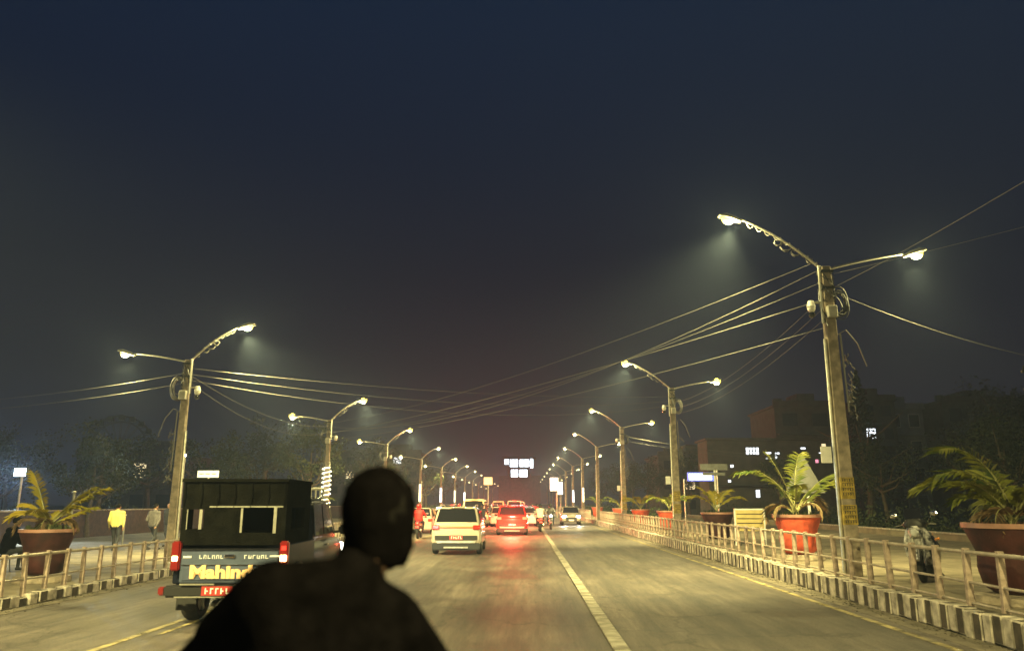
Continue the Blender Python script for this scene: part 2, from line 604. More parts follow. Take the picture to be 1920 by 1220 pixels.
def street_lamp(side, y, idx, detail, light, label, powerk=1.0, deco=0):
    # side +1: right pavement; -1: left
    if side > 0:
        px, base, top = 6.72, PZR, 6.9
        inner, outer = (-1.80, 0, 8.0), (1.80, 0, 7.15)
    else:
        px, base, top = -10.0, PZL, 5.9
        inner, outer = (1.42, 0, 6.85), (-1.65, 0, 6.05)
    t = thing('street_lamp', label, 'street lamp', (px, y, 0), 0, 'double armed street lamps along both kerbs')
    # tapered rectangular concrete pole
    w0, w1 = (0.15, 0.10) if side > 0 else (0.125, 0.08)
    secs = []
    N = 10
    for i in range(N + 1):
        u = i / N
        w = w0 * (1 - u) + w1 * u
        z = base + (top - base) * u
        secs.append([(-w, -w, z), (w, -w, z), (w, w, z), (-w, w, z)])
    MB().loft(secs).build('pole', M_CONC, t, bevel=0.012, seg=1)
    # bright steel conduit on the road side
    s = -side
    cx0 = s * (w0 + 0.04)
    cx1 = s * (w1 + 0.04)
    gap = 5.35 if side > 0 else 3.9
    def cxz(z):
        u = (z - base) / (top - base)
        return cx0 * (1 - u) + cx1 * u
    cr_ = 0.038
    MB().cyl((cxz(base), -0.05, base), (cxz(gap - .1), -0.05, gap - 0.1), cr_, n=8).build('conduit', M_GALV, t, smooth=True)
    z2 = gap + (0.25 if side > 0 else 1.0)
    MB().cyl((cxz(z2), -0.05, z2), (cxz(top), -0.05, top + 0.02), cr_, n=8).build('conduit', M_GALV, t, smooth=True)
    # arms
    for k, e in enumerate((inner, outer)):
        d = 1 if e[0] > 0 else -1
        p0 = Vector((d * w1 * 0.6, 0, top - 0.05))
        p3 = Vector(e) + Vector((0, 0, 0.05))
        pts = []
        for i in range(9):
            u = i / 8
            p = p0.lerp(p3, u)
            p.z += math.sin(u * PI) * (0.12 if k == 0 else 0.03)
            pts.append(p)
        MB().tube(pts, [0.032 - 0.01 * i / 8 for i in range(9)], 7).build('arm', M_GALV, t, smooth=True)
        # head
        tilt = 0.30 * d
        rot = Matrix.Rotation(-tilt, 3, 'Y')
        hc = Vector(e) + Vector((d * 0.22, 0, 0.06))
        hb = MB()
        hb.loft([[hc + rot @ Vector((d * a, -w_, -0.02)), hc + rot @ Vector((d * a, w_, -0.02)), hc + rot @ Vector((d * a, w_ * 0.7, h_)), hc + rot @ Vector((d * a, -w_ * 0.7, h_))]
                 for a, w_, h_ in ((-0.24, 0.05, 0.04), (-0.10, 0.10, 0.07), (0.12, 0.13, 0.08), (0.28, 0.09, 0.03))])
        head = hb.build('lamp_head', M_BOX, t, bevel=0.01, seg=1)
        lens = MB().ball(hc + rot @ Vector((d * 0.06, 0, -0.035)), (0.14, 0.10, 0.11) if y < 30 else (0.17, 0.14, 0.15), 14, rot)
        lens.build('lens', M_LENS if y < 60 else M_LENSF, head, smooth=True)
        if light:
            # beam thrown outwards and along the road
            spot('lamp_beam', head, hc + Vector((0, 0, -0.26)), (d * 0.36, 0.72, -1), LAMP_W * powerk * (1.0 if k == 0 else 0.28), LAMP_COL, 120, 1.0, 0.09)
            point('bulb_glow', head, hc + Vector((0, 0, -0.24)), LAMP_W * powerk * (0.05 if 10 < y < 60 else 0.02), LAMP_COL, 0.09)
    if detail:
        q = random.Random(idx * 3 + (5 if side > 0 else 9))
        # loose decorative wire wound on the inner arm
        cw = MB()
        d = 1 if inner[0] > 0 else -1
        for u, r in ((0.12, 0.07), (0.3, 0.09), (0.42, 0.11), (0.52, 0.08)):
            p = Vector((d * w1, 0, top)).lerp(Vector(inner), u) + Vector((0, 0, 0.03))
            cw.tube(curl(p, r, 2, (1, 1), q.random()), 0.012, 5)
        pts = []
        for i in range(60):
            u = i / 59
            p = Vector((d * w1, 0, top)).lerp(Vector(inner), u * 0.95)
            pts.append(p + Vector((0, math.cos(i * 0.9) * 0.05, math.sin(u * PI) * 0.12 + math.sin(i * 0.9) * 0.06)))
        cw.tube(pts, 0.009, 4)
        cw.build('wound_wire', M_CABLEG, t)
        zj = top - 0.95
        # junction box and ring of coiled cable behind
        b = MB().box((0, -w1 - 0.09, zj - 0.12), (0.20, 0.14, 0.26))
        b.build('junction_box', M_BOX, t, bevel=0.012, seg=1)
        cc = MB()
        sgn = 1 if side > 0 else -1
        for i in range(9):
            rr = 0.22 + q.uniform(-0.05, 0.06)
            c = Vector((sgn * (0.24 + q.uniform(-.03, .03)), q.uniform(-0.08, 0.12), zj + 0.10 + q.uniform(-0.04, 0.04)))
            pts = [c + Vector((math.cos(a) * rr * 0.75, math.sin(a * 2 + i) * 0.03, math.sin(a) * rr * 1.25)) for a in [2 * PI * k / 18 for k in range(18)]]
            cc.tube(pts, 0.011, 5, closed=True)
        cc.build('cable_coil', M_CABLE if idx % 2 else M_CABLEG, t)
        # clamps and loose top wiring
        tw = MB()
        for i in range(12):
            a = q.uniform(0, 2 * PI)
            z0 = top - q.uniform(0, 0.5)
            r0 = w1 + 0.04
            pts = [(math.cos(a + k * 0.5) * (r0 + 0.04 * q.random()), math.sin(a + k * 0.5) * (r0 + 0.04 * q.random()), z0 - k * q.uniform(0.05, 0.13)) for k in range(8)]
            tw.tube(pts, 0.010, 4)
        for z in (top - 0.12, top - 0.5):
            tw.box((0, 0, z), (2 * w1 + 0.08, 2 * w1 + 0.08, 0.05))
        tw.build('bracket_and_wiring', M_DKM, t)
        # surveillance camera or horn on road side
        bz = zj + 0.0
        bx_ = s * (w1 + 0.30)
        cb = MB()
        cb.cyl((s * w1, -0.06, bz + 0.12), (bx_, -0.06, bz + 0.12), 0.022, n=8)
        cb.build('bracket', M_GALV, t)
        cam_ = MB().ball((bx_, -0.08, bz), (0.09, 0.09, 0.12), 14)
        cam_.cyl((bx_, -0.08, bz + 0.02), (bx_, -0.08, bz + 0.15), 0.10, 0.06, 14)
        o = cam_.build('dome_camera', M_PLW, t, smooth=True)
        MB().ball((bx_, -0.08, bz - 0.16), (0.075, 0.075, 0.075), 12).build('camera_bubble', M_GLASS, o, smooth=True)
        # hanging scraps and leaves of wire below
        hw = MB()
        for i in range(26):
            z0 = zj - 1.0 - q.uniform(0, 1.5)
            x0 = sgn * (w0 + 0.05 + q.uniform(0, 0.16))
            pts = [(x0 + q.uniform(-.06, .1) * k * 0.4 * sgn, -0.05 + q.uniform(-.04, .04), z0 - k * 0.05) for k in range(4)]
            hw.tube(pts, 0.012, 4)
        hw.tube([(sgn * (w1 + 0.04), -0.05, zj - 0.6), (sgn * (w1 + 0.22), -0.05, zj - 0.5), (sgn * (w1 + 0.45), -0.03, zj - 0.8), (sgn * (w1 + 0.62), 0, zj - 1.3)], 0.012, 5)
        hw.tube([(sgn * (w0 + 0.02), -0.1, zj - 0.6), (sgn * (w0 + 0.05), -0.1, zj - 2.3)], 0.02, 5)
        hw.build('hanging_wire', M_CABLEG, t)
        if side > 0:
            # yellow notice stickers pasted round the pole
            for zz, hh in ((2.06, 0.44), (1.52, 0.40)):
                u = (zz - base) / (top - base)
                w = w0 * (1 - u) + w1 * u + 0.006
                st = MB().box((0, 0, zz), (2 * w, 2 * w, hh)).build('pasted_notice', M_SIGNY if zz > 5 else mat('yellow_notice_paper', (0.34, 0.24, 0.04), 0.8, nscale=9, namt=0.4), t)
                ink = MB()
                for rr in range(4):
                    z = zz + hh / 2 - 0.06 - rr * 0.095
                    ink.box((0, -w - 0.002, z + 0.03), (w * 1.6, 0.004, 0.010))
                    for c in range(5):
                        x = -w * 0.68 + c * w * 0.34
                        ink.box((x, -w - 0.002, z), (0.008 + 0.01 * q.random(), 0.004, 0.05))
                        if q.random() > 0.4:
                            ink.box((x + 0.012, -w - 0.002, z - 0.01 + 0.02 * q.random()), (0.03, 0.004, 0.009))
                ink.build('lettering', M_INK, st)
            st = MB().box((-w0 - 0.20, -0.05, 2.75), (0.22, 0.02, 0.34)).build('hung_notice', M_WHITEP, t)
    if deco:
        dz0, dz1 = (1.9, 3.5)
        if deco == 2:
            pts = [(math.cos(a) * (w0 + 0.10), math.sin(a) * (w0 + 0.10), 1.55 + a / (2 * PI) * 0.22) for a in [k * 2 * PI / 10 for k in range(10 * 9)]]
            MB().tube(pts, 0.028, 5).build('spiral_light_string', M_STRIP, t, smooth=True)
        else:
            MB().box((0, -w0 - 0.03, (dz0 + dz1) / 2), (0.16, 0.06, dz1 - dz0)).build('light_strip', M_STRIP if idx % 2 else M_STRIPB, t)
    return t


RY = [-2.5, 16.72, 35.3, 54, 73, 92, 111, 130, 149, 168, 190, 214, 240]
LY = [5.5, 22.5, 39.5, 56, 75, 93.5, 112, 130, 149, 168, 190, 214, 240]
for i, y in enumerate(RY):
    street_lamp(1, y, i, i in (1, 2, 3), y < 135,
                'nearest lamp pole just behind the viewer on the right' if i == 0 else
                ('near right concrete lamp pole with yellow notices, dome camera and coiled cable' if i == 1 else
                 '%s street lamp along the right kerb counting away from the notice-covered one' % ORD[i - 1]), deco=1 if i in (5, 6) else 0, powerk=0.95 if i == 0 else 1.0)
for i, y in enumerate(LY):
    street_lamp(-1, y, i + 1, i in (1, 2, 3), y < 135,
                'lamp pole beside the viewer beyond the left frame edge' if i == 0 else
                ('near left lamp pole beside the pickup with coiled cable and camera' if i == 1 else
                 ('left lamp pole wrapped in a lit spiral light string behind the pickup' if i == 2 else
                  '%s street lamp along the left kerb counting away from the pickup' % ORD[i - 1])), deco=2 if i == 2 else (1 if i in (4, 5, 6, 7) else 0), powerk=0.9 if i == 0 else 1.0)

# ================================================================== OVERHEAD CABLES


def cable(p0, p1, sag, label, r=0.014, m=None):
    p0 = Vector(p0); p1 = Vector(p1)
    pts = []
    N = 24
    for i in range(N + 1):
        u = i / N
        p = p0.lerp(p1, u)
        p.z -= sag * 4 * u * (1 - u)
        pts.append(p)
    return tag(MB().tube(pts, r * 0.42, 5).build('overhead_cable', m or M_CABLEG, smooth=True), label, 'cable', 'overhead cables between the lamp poles')


A = Vector((6.72, 16.72, 0))
B = Vector((-10, 39.5, 0))
cable(A + Vector((-.25, 0, 7.0)), B + Vector((0.1, 0, 5.75)), 0.5, 'highest cable crossing the road from the near right pole top', 0.011)
cable(A + Vector((-.1, 0, 6.85)), B + Vector((0.1, 0, 5.55)), 1.15, 'slack cable crossing the road just under the highest one', 0.013)
cable(A + Vector((-.1, 0, 6.55)), B + Vector((0.1, 0, 5.3)), 0.75, 'cable crossing the road third from the top of the right pole', 0.012)
cable(A + Vector((-.1, 0, 6.15)), B + Vector((0.1, 0, 5.25)), 0.3, 'bright taut cable crossing the road at dome camera height', 0.018)
cable(A + Vector((-.15, 0, 5.5)), B + Vector((0.1, 0, 4.9)), 0.35, 'lowest cable crossing the road below the junction box', 0.013)
cable(A + Vector((.2, 0, 6.3)), (18.5, 22, 5.4), 0.5, 'cable dropping from the right pole towards the dark utility pole', 0.013)
cable(A + Vector((.2, 0, 6.45)), (6.9, -2.5, 6.3), 0.35, 'cable running overhead from the near right pole past the viewer', 0.012)
cable(A + Vector((.2, 0, 6.75)), (17, 4.0, 7.5), 0.25, 'cable running to the upper right behind the outer lamp', 0.010)
for k in range(3):
    cable((6.72, 16.72, 6.3 - k * 0.25), (6.72, 35.3, 6.2 - k * 0.25), 0.45, '%s cable from top linking the first two right poles' % ORD[k], 0.010)
for k in range(2):
    cable((6.72, 54, 6.3 - k * 0.3), (22, 62, 5.3 - k * 0.2), 0.3, '%s bright cable leaving the third right pole sideways' % ('upper' if k == 0 else 'lower'), 0.03 if k == 0 else 0.015)
L1 = Vector((-10, 22.5, 0))
for k in range(3):
    cable(L1 + Vector((.1, 0, 5.65 - k * 0.18)), (6.6, 35.3 + k * 0.1, 6.5 - k * 0.2), 0.3 + 0.2 * k, '%s cable from the top crossing from the near left pole' % ORD[k], 0.011)
cable(L1 + Vector((0, 0, 5.5)), B + Vector((0, 0, 5.6)), 0.5, 'upper cable linking the near left pole to the spiral-lit pole', 0.014)
cable(L1 + Vector((0, 0, 5.3)), B + Vector((0, 0, 5.3)), 0.7, 'lower cable linking the near left pole to the spiral-lit pole', 0.012)
cable(L1 + Vector((-.1, 0, 5.5)), (-24, 26, 5.0), 0.3, 'upper cable leaving the near left pole to the left', 0.010)
cable(L1 + Vector((-.1, 0, 5.2)), (-24, 26, 4.7), 0.3, 'lower cable leaving the near left pole to the left', 0.012)


# ================================================================== POTTED PALMS
def palm_fronds(t, n, ln, q, zc, m, lean=None, spread=1.0, leafl=0.30):
    for i in range(n):
        a = 2 * PI * i / n + q.uniform(-0.3, 0.3) if lean is None else lean[i][0]
        el = q.uniform(0.9, 1.25) if lean is None else lean[i][1]
        L = ln * q.uniform(0.8, 1.1) if lean is None else ln * lean[i][2]
        b = MB()
        b.raw = True
        p = Vector((q.uniform(-.05, .05), q.uniform(-.05, .05), zc))
        d = Vector((math.cos(a) * math.cos(el), math.sin(a) * math.cos(el), math.sin(el)))
        pts = [p.copy()]
        N = 16
        droop = q.uniform(1.1, 1.7) * spread / N if lean is None else lean[i][3] / N
        e = el
        for k in range(N):
            e -= droop * (0.3 + 1.4 * k / N)
            d = Vector((math.cos(a) * math.cos(e), math.sin(a) * math.cos(e), math.sin(e)))
            p = p + d * L / N
            pts.append(p.copy())
        b.mi = 1
        b.tube(pts, [0.02 * (1 - 0.8 * k / N) for k in range(N + 1)], 5)
        b.mi = 0
        for k in range(4, N + 1):
            for sub in (0, 0.5):
                if k == N and sub: continue
                c = pts[k].lerp(pts[min(k + 1, N)], sub)
                tn = (pts[min(k + 1, N)] - pts[k - 1]).normalized()
                sd = tn.cross(Vector((0, 0, 1)))
                sd = sd.normalized() if sd.length > 0.01 else Vector((1, 0, 0))
                up = sd.cross(tn)
                ll = leafl * (0.5 + 0.7 * math.sin(PI * min(1, (k - 3) / (N - 2)) * 0.9)) * q.uniform(0.8, 1.15)
                for s in (1, -1):
                    o = (sd * s * 0.75 + tn * 0.75 - Vector((0, 0, 1)) * q.uniform(0.05, 0.5) + up * 0.2).normalized()
                    w = tn * 0.016 + up * 0.010
                    m1 = c + o * ll * 0.45
                    tip = c + o * ll - Vector((0, 0, 0.06 * ll / 0.3 * q.uniform(0.3, 1.4)))
                    b.quad((c - w * .6, m1 - w * 1.3, m1 + w * 1.3, c + w * .6))
                    b.bm.faces.new([b.bm.verts.new(v) for v in (m1 - w * 1.3, tip, m1 + w * 1.3)]).material_index = 0
        b.build('frond', [m, M_STEM], t)


def pot(t, r, h, m, base=True):
    MB().lathe([(0.52 * r, 0.0), (0.72 * r, h * 0.10), (0.80 * r, h * 0.35), (0.78 * r, h * 0.52), (0.80 * r, h * 0.60), (1.0 * r, h * 0.94), (1.0 * r, h * 0.945), (0.93 * r, h * 0.95), (0.86 * r, h * 0.86), (0.0, h * 0.86)], (0, 0, 0.14 if base else 0)).build('pot', m, t, smooth=True, angle=50)
    MB().lathe([(0.985 * r, h * 0.925), (1.03 * r, h * 0.93), (1.03 * r, h), (0.93 * r, h), (0.93 * r, h * 0.94)], (0, 0, 0.14 if base else 0)).build('rim', M_RIM, t, smooth=True, angle=30)
    MB().lathe([(0.0, h * 0.90), (0.5 * r, h * 0.91), (0.93 * r, h * 0.88)], (0, 0, 0.14 if base else 0), 24).build('soil', M_SOIL, t)
    if base:
        MB().lathe([(1.0 * r, 0.0), (1.02 * r, 0.02), (1.0 * r, 0.12), (0.5 * r, 0.14)], (0, 0, 0)).build('plinth', M_CONC, t)


def potted_palm(x, y, z, r, h, m, n, ln, label, seed, lm=None, lean=None, leafl=0.3):
    q = random.Random(seed)
    t = thing('potted_palm', label, 'potted plant', (x, y, z), 0, 'palms in big round red planters on the pavements')
    pot(t, r, h, m)
    zc = 0.14 + h * 0.9
    for k in range(3):
        a = q.uniform(0, 6)
        MB().cyl((0.06 * math.cos(a), 0.06 * math.sin(a), zc - 0.05), (0.02, 0.02, zc + 0.28), 0.035, 0.022, 8).build('stem', M_STEM, t, smooth=True)
    palm_fronds(t, n, ln, q, zc + 0.15, lm or M_FROND, lean, leafl=leafl)
    if y < 25:
        palm_fronds(t, 5, ln * .6, q, zc + .05, mat('dry_palm_leaf', (0.16, 0.10, 0.045), .8, nscale=5, namt=.5), None, spread=1.7, leafl=leafl * .7)
        palm_fronds(t, 4, ln * .75, q, zc + .12, lm or M_FROND, None, spread=1.1, leafl=leafl * .8)
    # low undergrowth in the pot
    b = MB(); b.raw = True
    for i in range(120):
        a = q.uniform(0, 2 * PI); rr = r * 0.8 * math.sqrt(q.random())
        c = Vector((rr * math.cos(a), rr * math.sin(a), zc)); u = Vector((q.uniform(-.5, .5), q.uniform(-.5, .5), 1)).normalized() * q.uniform(0.05, 0.2)
        s_ = u.orthogonal().normalized() * 0.02
        b.quad((c - s_, c + s_, c + u + s_, c + u - s_))
    b.build('undergrowth', M_HEDGE, t)
    return t


# lean entries: azimuth, elevation, length factor, droop
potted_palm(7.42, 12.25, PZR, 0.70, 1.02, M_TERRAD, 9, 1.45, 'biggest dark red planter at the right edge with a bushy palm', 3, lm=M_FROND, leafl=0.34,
            lean=[(3.1, 1.25, 1.0, 1.9), (2.7, .95, 1.0, 1.5), (0.2, 1.1, 1, 1.6), (3.5, 0.9, 0.8, 1.0), (1.5, 1.2, .8, 1.2), (5.0, 1.1, .9, 1.6), (0.8, 0.8, .9, 1.2), (3.3, 1.4, 1.15, 1.6), (5.9, .9, .8, 1.3)])
potted_palm(7.28, 21.5, PZR, 0.62, 1.02, M_TERRA, 5, 2.1, 'bright orange red planter by the railing with a tall V-shaped palm', 8, leafl=0.36,
            lean=[(3.25, 1.15, 1.0, 1.5), (0.1, 1.05, 0.85, 1.0), (3.0, 1.35, 0.8, 0.4), (1.0, 1.3, 0.9, .7), (0.0, 0.80, 0.7, .4), (3.1, 0.9, .5, .4)][:5])
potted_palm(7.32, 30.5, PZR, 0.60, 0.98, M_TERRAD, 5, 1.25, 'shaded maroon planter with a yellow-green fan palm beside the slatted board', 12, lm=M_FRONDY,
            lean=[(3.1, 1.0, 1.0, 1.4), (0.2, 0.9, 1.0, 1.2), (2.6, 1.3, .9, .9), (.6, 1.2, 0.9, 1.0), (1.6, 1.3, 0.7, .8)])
potted_palm(7.3, 40.5, PZR, 0.62, 0.95, M_TERRA, 6, 1.5, 'orange planter with a short palm behind the second right lamp pole', 15)
potted_palm(7.3, 50.5, PZR, 0.60, 0.95, M_TERRA, 6, 1.5, 'fifth planter along the right pavement with a drooping palm', 21, lm=M_FRONDY)
potted_palm(7.3, 61.5, PZR, 0.60, 0.95, M_TERRA, 6, 1.6, 'sixth planter along the right pavement near the end of the railing', 22)
potted_palm(7.3, 80.5, PZR, 0.60, 0.95, M_TERRA, 6, 1.6, 'farthest right planter with palm beyond the railing gap', 27)
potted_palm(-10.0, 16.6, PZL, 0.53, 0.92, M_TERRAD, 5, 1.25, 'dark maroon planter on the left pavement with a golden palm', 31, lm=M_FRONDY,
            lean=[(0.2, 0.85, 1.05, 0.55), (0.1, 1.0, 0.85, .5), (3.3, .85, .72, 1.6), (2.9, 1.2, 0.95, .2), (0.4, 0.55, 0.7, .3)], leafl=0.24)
potted_palm(-10.0, 36.5, PZL, 0.55, 0.95, M_TERRA, 6, 1.3, 'orange planter on the left pavement behind the pickup cab', 33)
potted_palm(-10.0, 50.5, PZL, 0.55, 0.95, M_TERRA, 6, 1.3, 'third left planter, mostly hidden behind the near rider', 35)


# ================================================================== TREES
def leaf_quads(b, c, rad, n, q, size, flat=1.0):
    for i in range(n):
        v = Vector((q.gauss(0, 1), q.gauss(0, 1), q.gauss(0, 1) * flat)).normalized() * (q.random() ** 0.45)
        p = Vector(c) + Vector((v.x * rad[0], v.y * rad[1], v.z * rad[2]))
        u = Vector((q.uniform(-1, 1), q.uniform(-1, 1), q.uniform(-1, 1))).normalized()
        w = u.orthogonal().normalized()
        s = size * q.uniform(0.5, 1.3)
        b.quad((p - u * s, p + w * s * 0.55, p + u * s, p - w * s * 0.55))


TREE_PROTOS = {}


def make_tree(kind, seed, loc, h, label, group):
    q = random.Random(seed)
    t = thing('tree', label, 'tree', loc, 0, group)
    tr = MB()
    hw = h * 0.40
    limbs = []
    tr.tube([(0, 0, 0), (0.02 * h, 0, h * 0.2), (0, 0.02 * h, h * 0.45), (0.0, 0, h * 0.7)], [h * 0.028, h * 0.022, h * 0.016, h * 0.007], 8)
    ends = []
    for i in range(9):
        a = q.uniform(0, 2 * PI)
        z0 = h * q.uniform(0.28, 0.6)
        r = hw * q.uniform(0.5, 0.95)
        e = Vector((math.cos(a) * r, math.sin(a) * r, z0 + h * q.uniform(0.12, 0.3)))
        m_ = Vector((math.cos(a) * r * 0.45, math.sin(a) * r * 0.45, z0 + h * 0.05))
        tr.tube([(0, 0, z0), m_, e], [h * 0.012, h * 0.008, h * 0.003], 6)
        ends.append(e)
    ends += [Vector((q.uniform(-.1, .1) * h, q.uniform(-.1, .1) * h, h * q.uniform(0.7, 0.9))) for _ in range(4)]
    if kind == 'bare':
        ends2 = []
        for e in ends:
            for j in range(7):
                d = Vector((e.x * 0.5 + q.uniform(-1, 1) * h * 0.10, e.y * 0.5 + q.uniform(-1, 1) * h * 0.10, h * q.uniform(0.06, 0.2)))
                e2 = e + d * 0.8
                tr.tube([e, e.lerp(e2, 0.5) + Vector((0, 0, -0.02 * h)), e2], [h * 0.003, h * 0.002, h * 0.001], 4)
                for k in range(4):
                    d2 = Vector((q.uniform(-1, 1), q.uniform(-1, 1), q.uniform(-.3, 1))) * h * 0.06
                    tr.tube([e.lerp(e2, 0.5 + k * .12), e2 + d2], [h * 0.0016, h * 0.0008], 3)
                ends2.append(e2)
    tr.build('trunk', M_BARK, t)
    cb = MB(); cb.raw = True
    if kind == 'bare':
        for e in ends2:
            leaf_quads(cb, e, (h * 0.05, h * 0.05, h * 0.04), 26, q, h * 0.008)
    elif kind == 'conifer':
        for k in range(16):
            u = k / 15
            r = h * 0.20 * (1 - u) + 0.05
            for j in range(7):
                a = q.uniform(0, 2 * PI)
                leaf_quads(cb, (math.cos(a) * r * .7, math.sin(a) * r * .7, h * (0.18 + 0.82 * u)), (r * .6, r * .6, h * 0.035), 26, q, h * 0.013)
    else:
        for e in ends:
            for j in range(4):
                c = e * q.uniform(0.75, 1.1) + Vector((q.uniform(-1, 1), q.uniform(-1, 1), q.uniform(-.7, .9))) * h * 0.08
                rr = h * q.uniform(0.07, 0.13)
                leaf_quads(cb, c, (rr, rr, rr * 0.75), 62, q, h * 0.014)
    cb.build('crown', {'bare': M_LEAFD, 'conifer': M_LEAFD, 'a': M_LEAFD, 'b': M_LEAFG}[kind], t)
    return t


def plant_row(items, group, lab):
    for i, (kind, x, y, h) in enumerate(items):
        key = (kind, i % 3)
        label = lab(i, kind, x, y)
        if key not in TREE_PROTOS:
            TREE_PROTOS[key] = (make_tree(kind, 100 + len(TREE_PROTOS) * 7, (x, y, 0), h, label, group), h)
        else:
            src, h0 = TREE_PROTOS[key]
            c = copy_tree(src)
            s = h / h0
            c.location = (x, y, 0)
            c.scale = (s * rnd.uniform(0.95, 1.2), s, s)
            c.rotation_euler = (0, 0, rnd.uniform(0, 6.28))
            tag(c, label, 'tree', group)


RT = ['dense dark tree just behind the tall orange-planter palm', 'looser green tree right of the near right lamp pole', 'dense tree below the narrow dark block', 'loose green tree behind the triangular sign',
      'pointed conifer rising behind the near right lamp pole', 'dense tree in front of the narrow dark block', 'loose green tree in front of the pale grey block', 'tall dense tree topping the wide dark block',
      'loose green tree below the lit blue-white lettering', 'dense tree right of the second right lamp pole', 'dense tree beside the dark utility pole', 'loose green tree beyond the utility pole',
      'dense tree at the right frame edge', 'loose tree beside the bright white and blue sign', 'dense tree left of the second right lamp pole', 'loose tree near the third right lamp pole',
      'dense tree before the dark apartment block', 'loose tree on the right skyline below the utility crossarms', 'small distant dense tree near the fourth right lamp pole', 'farthest loose tree on the right beside the road',
      'tall dense tree on the skyline left of the utility pole', 'tall loose tree on the skyline right of the utility pole']
LT = ['big dark tree at the left frame edge by the flood lamp', 'loose green tree behind the flood lamp', 'dark rounded tree below the ferris wheel',
      'dark tree just right of the near left lamp pole', 'loose green tree above the pickup canopy', 'dense tree left of the spiral-lit pole', 'loose tree just behind the near left lamp pole',
      'dense tree in the dark mass left of the ferris wheel', 'loose tree behind the spiral-lit pole', 'dense tree right of the spiral-lit pole', 'loose tree above the near rider', 'small distant dense tree beside the far left lamps',
      'faint loose tree deep in the left background', 'dense low tree behind the yellow-shirted pedestrian', 'farthest loose tree on the left beside the road', 'low dense tree right of the flood lamp', 'low loose tree behind the grey-shirted pedestrian',
      'towering dense tree cut by the left frame edge']
right_trees = [('a', 20, 33, 5.6), ('b', 23.5, 39, 6.2), ('a', 27, 46, 7.6), ('b', 22, 49, 5.8), ('conifer', 27.5, 64, 12.2), ('a', 33, 57, 8.0), ('b', 38, 62, 8.6), ('a', 44, 70, 13.4), ('b', 20.5, 64, 6.0), ('a', 19.5, 78, 6.4),
               ('a', 30, 32, 6.6), ('b', 36, 40, 7.8), ('a', 42, 46, 8.8), ('b', 19, 92, 7.6), ('a', 17, 110, 8.4), ('b', 17.5, 128, 8.6), ('a', 25, 82, 8.0), ('b', 52, 64, 9.5), ('a', 18, 150, 9), ('b', 17, 175, 9.5), ('a', 52, 76, 14.2), ('b', 60, 78, 14.0)]
plant_row(right_trees, 'trees along the right side of the road',
          lambda i, k, x, y: RT[i])
left_trees = [('a', -27.5, 29, 7.4), ('b', -31, 36, 7.0), ('a', -24, 44, 6.6), ('a', -19.8, 50, 6.3), ('b', -17, 62, 8.2), ('a', -22, 66, 9.2), ('b', -28, 58, 6.9), ('a', -35, 50, 7.2), ('b', -15.5, 80, 8.4),
              ('a', -18, 95, 8.8), ('b', -15, 115, 8.6), ('a', -17, 135, 9.0), ('b', -40, 60, 8), ('a', -26.0, 38, 5.6), ('b', -16.5, 160, 9.5), ('a', -33.5, 42, 6.4), ('b', -21, 38, 5.0), ('a', -30, 31, 10.0)]
plant_row(left_trees, 'trees along the left side of the road',
          lambda i, k, x, y: LT[i])


# hedge masses behind pavements (nobody could count the plants)
def hedge(name, x0, x1, y0, y1, h, n, label, m=M_HEDGE):
    q = random.Random(int(abs(x0) * 10 + y0))
    b = MB(); b.raw = True
    for i in range(n):
        x = q.uniform(x0, x1); y = q.uniform(y0, y1)
        hh = h * (0.6 + 0.4 * math.sin(x * 1.3 + y * 0.7) + q.uniform(-.15, .25))
        leaf_quads(b, (x, y, hh * 0.5), (0.5, 0.5, max(0.2, hh * 0.55)), 10, q, 0.085)
    o = b.build(name, m)
    return tag(o, label, 'hedge', kind='stuff')


hedge('shrubbery', 17.4, 19.6, 14, 80, 1.7, 2600, 'dark mass of shrubs behind the right pavement wall')
hedge('shrubbery', 8.6, 10.4, 56, 130, 1.5, 1800, 'low shrubs growing along the far right pavement')
hedge('shrubbery', -23.5, -21.6, 30, 110, 1.6, 2200, 'dark mass of shrubs behind the left pavement')
hedge('shrubbery', -12.6, -10.6, 60, 130, 1.5, 1500, 'low shrubs growing along the far left pavement')

# ================================================================== WALLS
t = thing('boundary_wall', 'low pale concrete wall edging the right pavement before the shrubs', 'wall', (17.1, 45, 0))
MB().box((0, 0, 0.24), (0.22, 80, 0.62)).build('wall_body', M_PAVE, t)
MB().box((0, 0, 0.58), (0.30, 80, 0.06)).build('coping', M_KERB_W, t)
t = thing('boundary_wall', 'reddish brick wall behind the pedestrians on the left pavement', 'wall', (-21.2, 60, 0))
MB().box((0, 0, 0.7), (0.24, 64, 1.4)).build('wall_body', M_BRICK, t)
MB().box((0, 0, 1.43), (0.32, 64, 0.07)).build('coping', M_CONC, t)
# pipe fence on the far side of the left pavement
t = thing('pipe_fence', 'thin pipe fence across the back of the left pavement', 'fence', (-20.8, 20, PZL))
for k in range(6):
    MB().cyl((0, k * 1.6 - 1, 0), (0, k * 1.6 - 1, 1.25), 0.035, n=8).build('post', M_RAILM, t)
for z in (0.55, 0.9, 1.2):
    MB().cyl((0, -2, z), (0, 8, z), 0.022, n=6).build('rail', M_RAILM, t)
# short white posts
for k, (x, y, h, lb) in enumerate(((17.0, 24.5, 1.0, 'white stub post on the right pavement wall behind the parked motorcycle'), (-15.2, 30.0, 1.15, 'pale stub post between the two groups of pedestrians'),
                                   (-12.95, 22.5, 1.9, 'thin dim post behind the left planter'))):
    t = thing('marker_post', lb, 'post', (x, y, PZR if x > 0 else PZL))
    MB().cyl((0, 0, 0), (0, 0, h), 0.035, n=10).build('shaft', M_WHITEP if x > 0 else M_SIGNG, t)
    MB().ball((0, 0, h), (0.06, 0.06, 0.03), 10).build('cap', M_GALV, t)


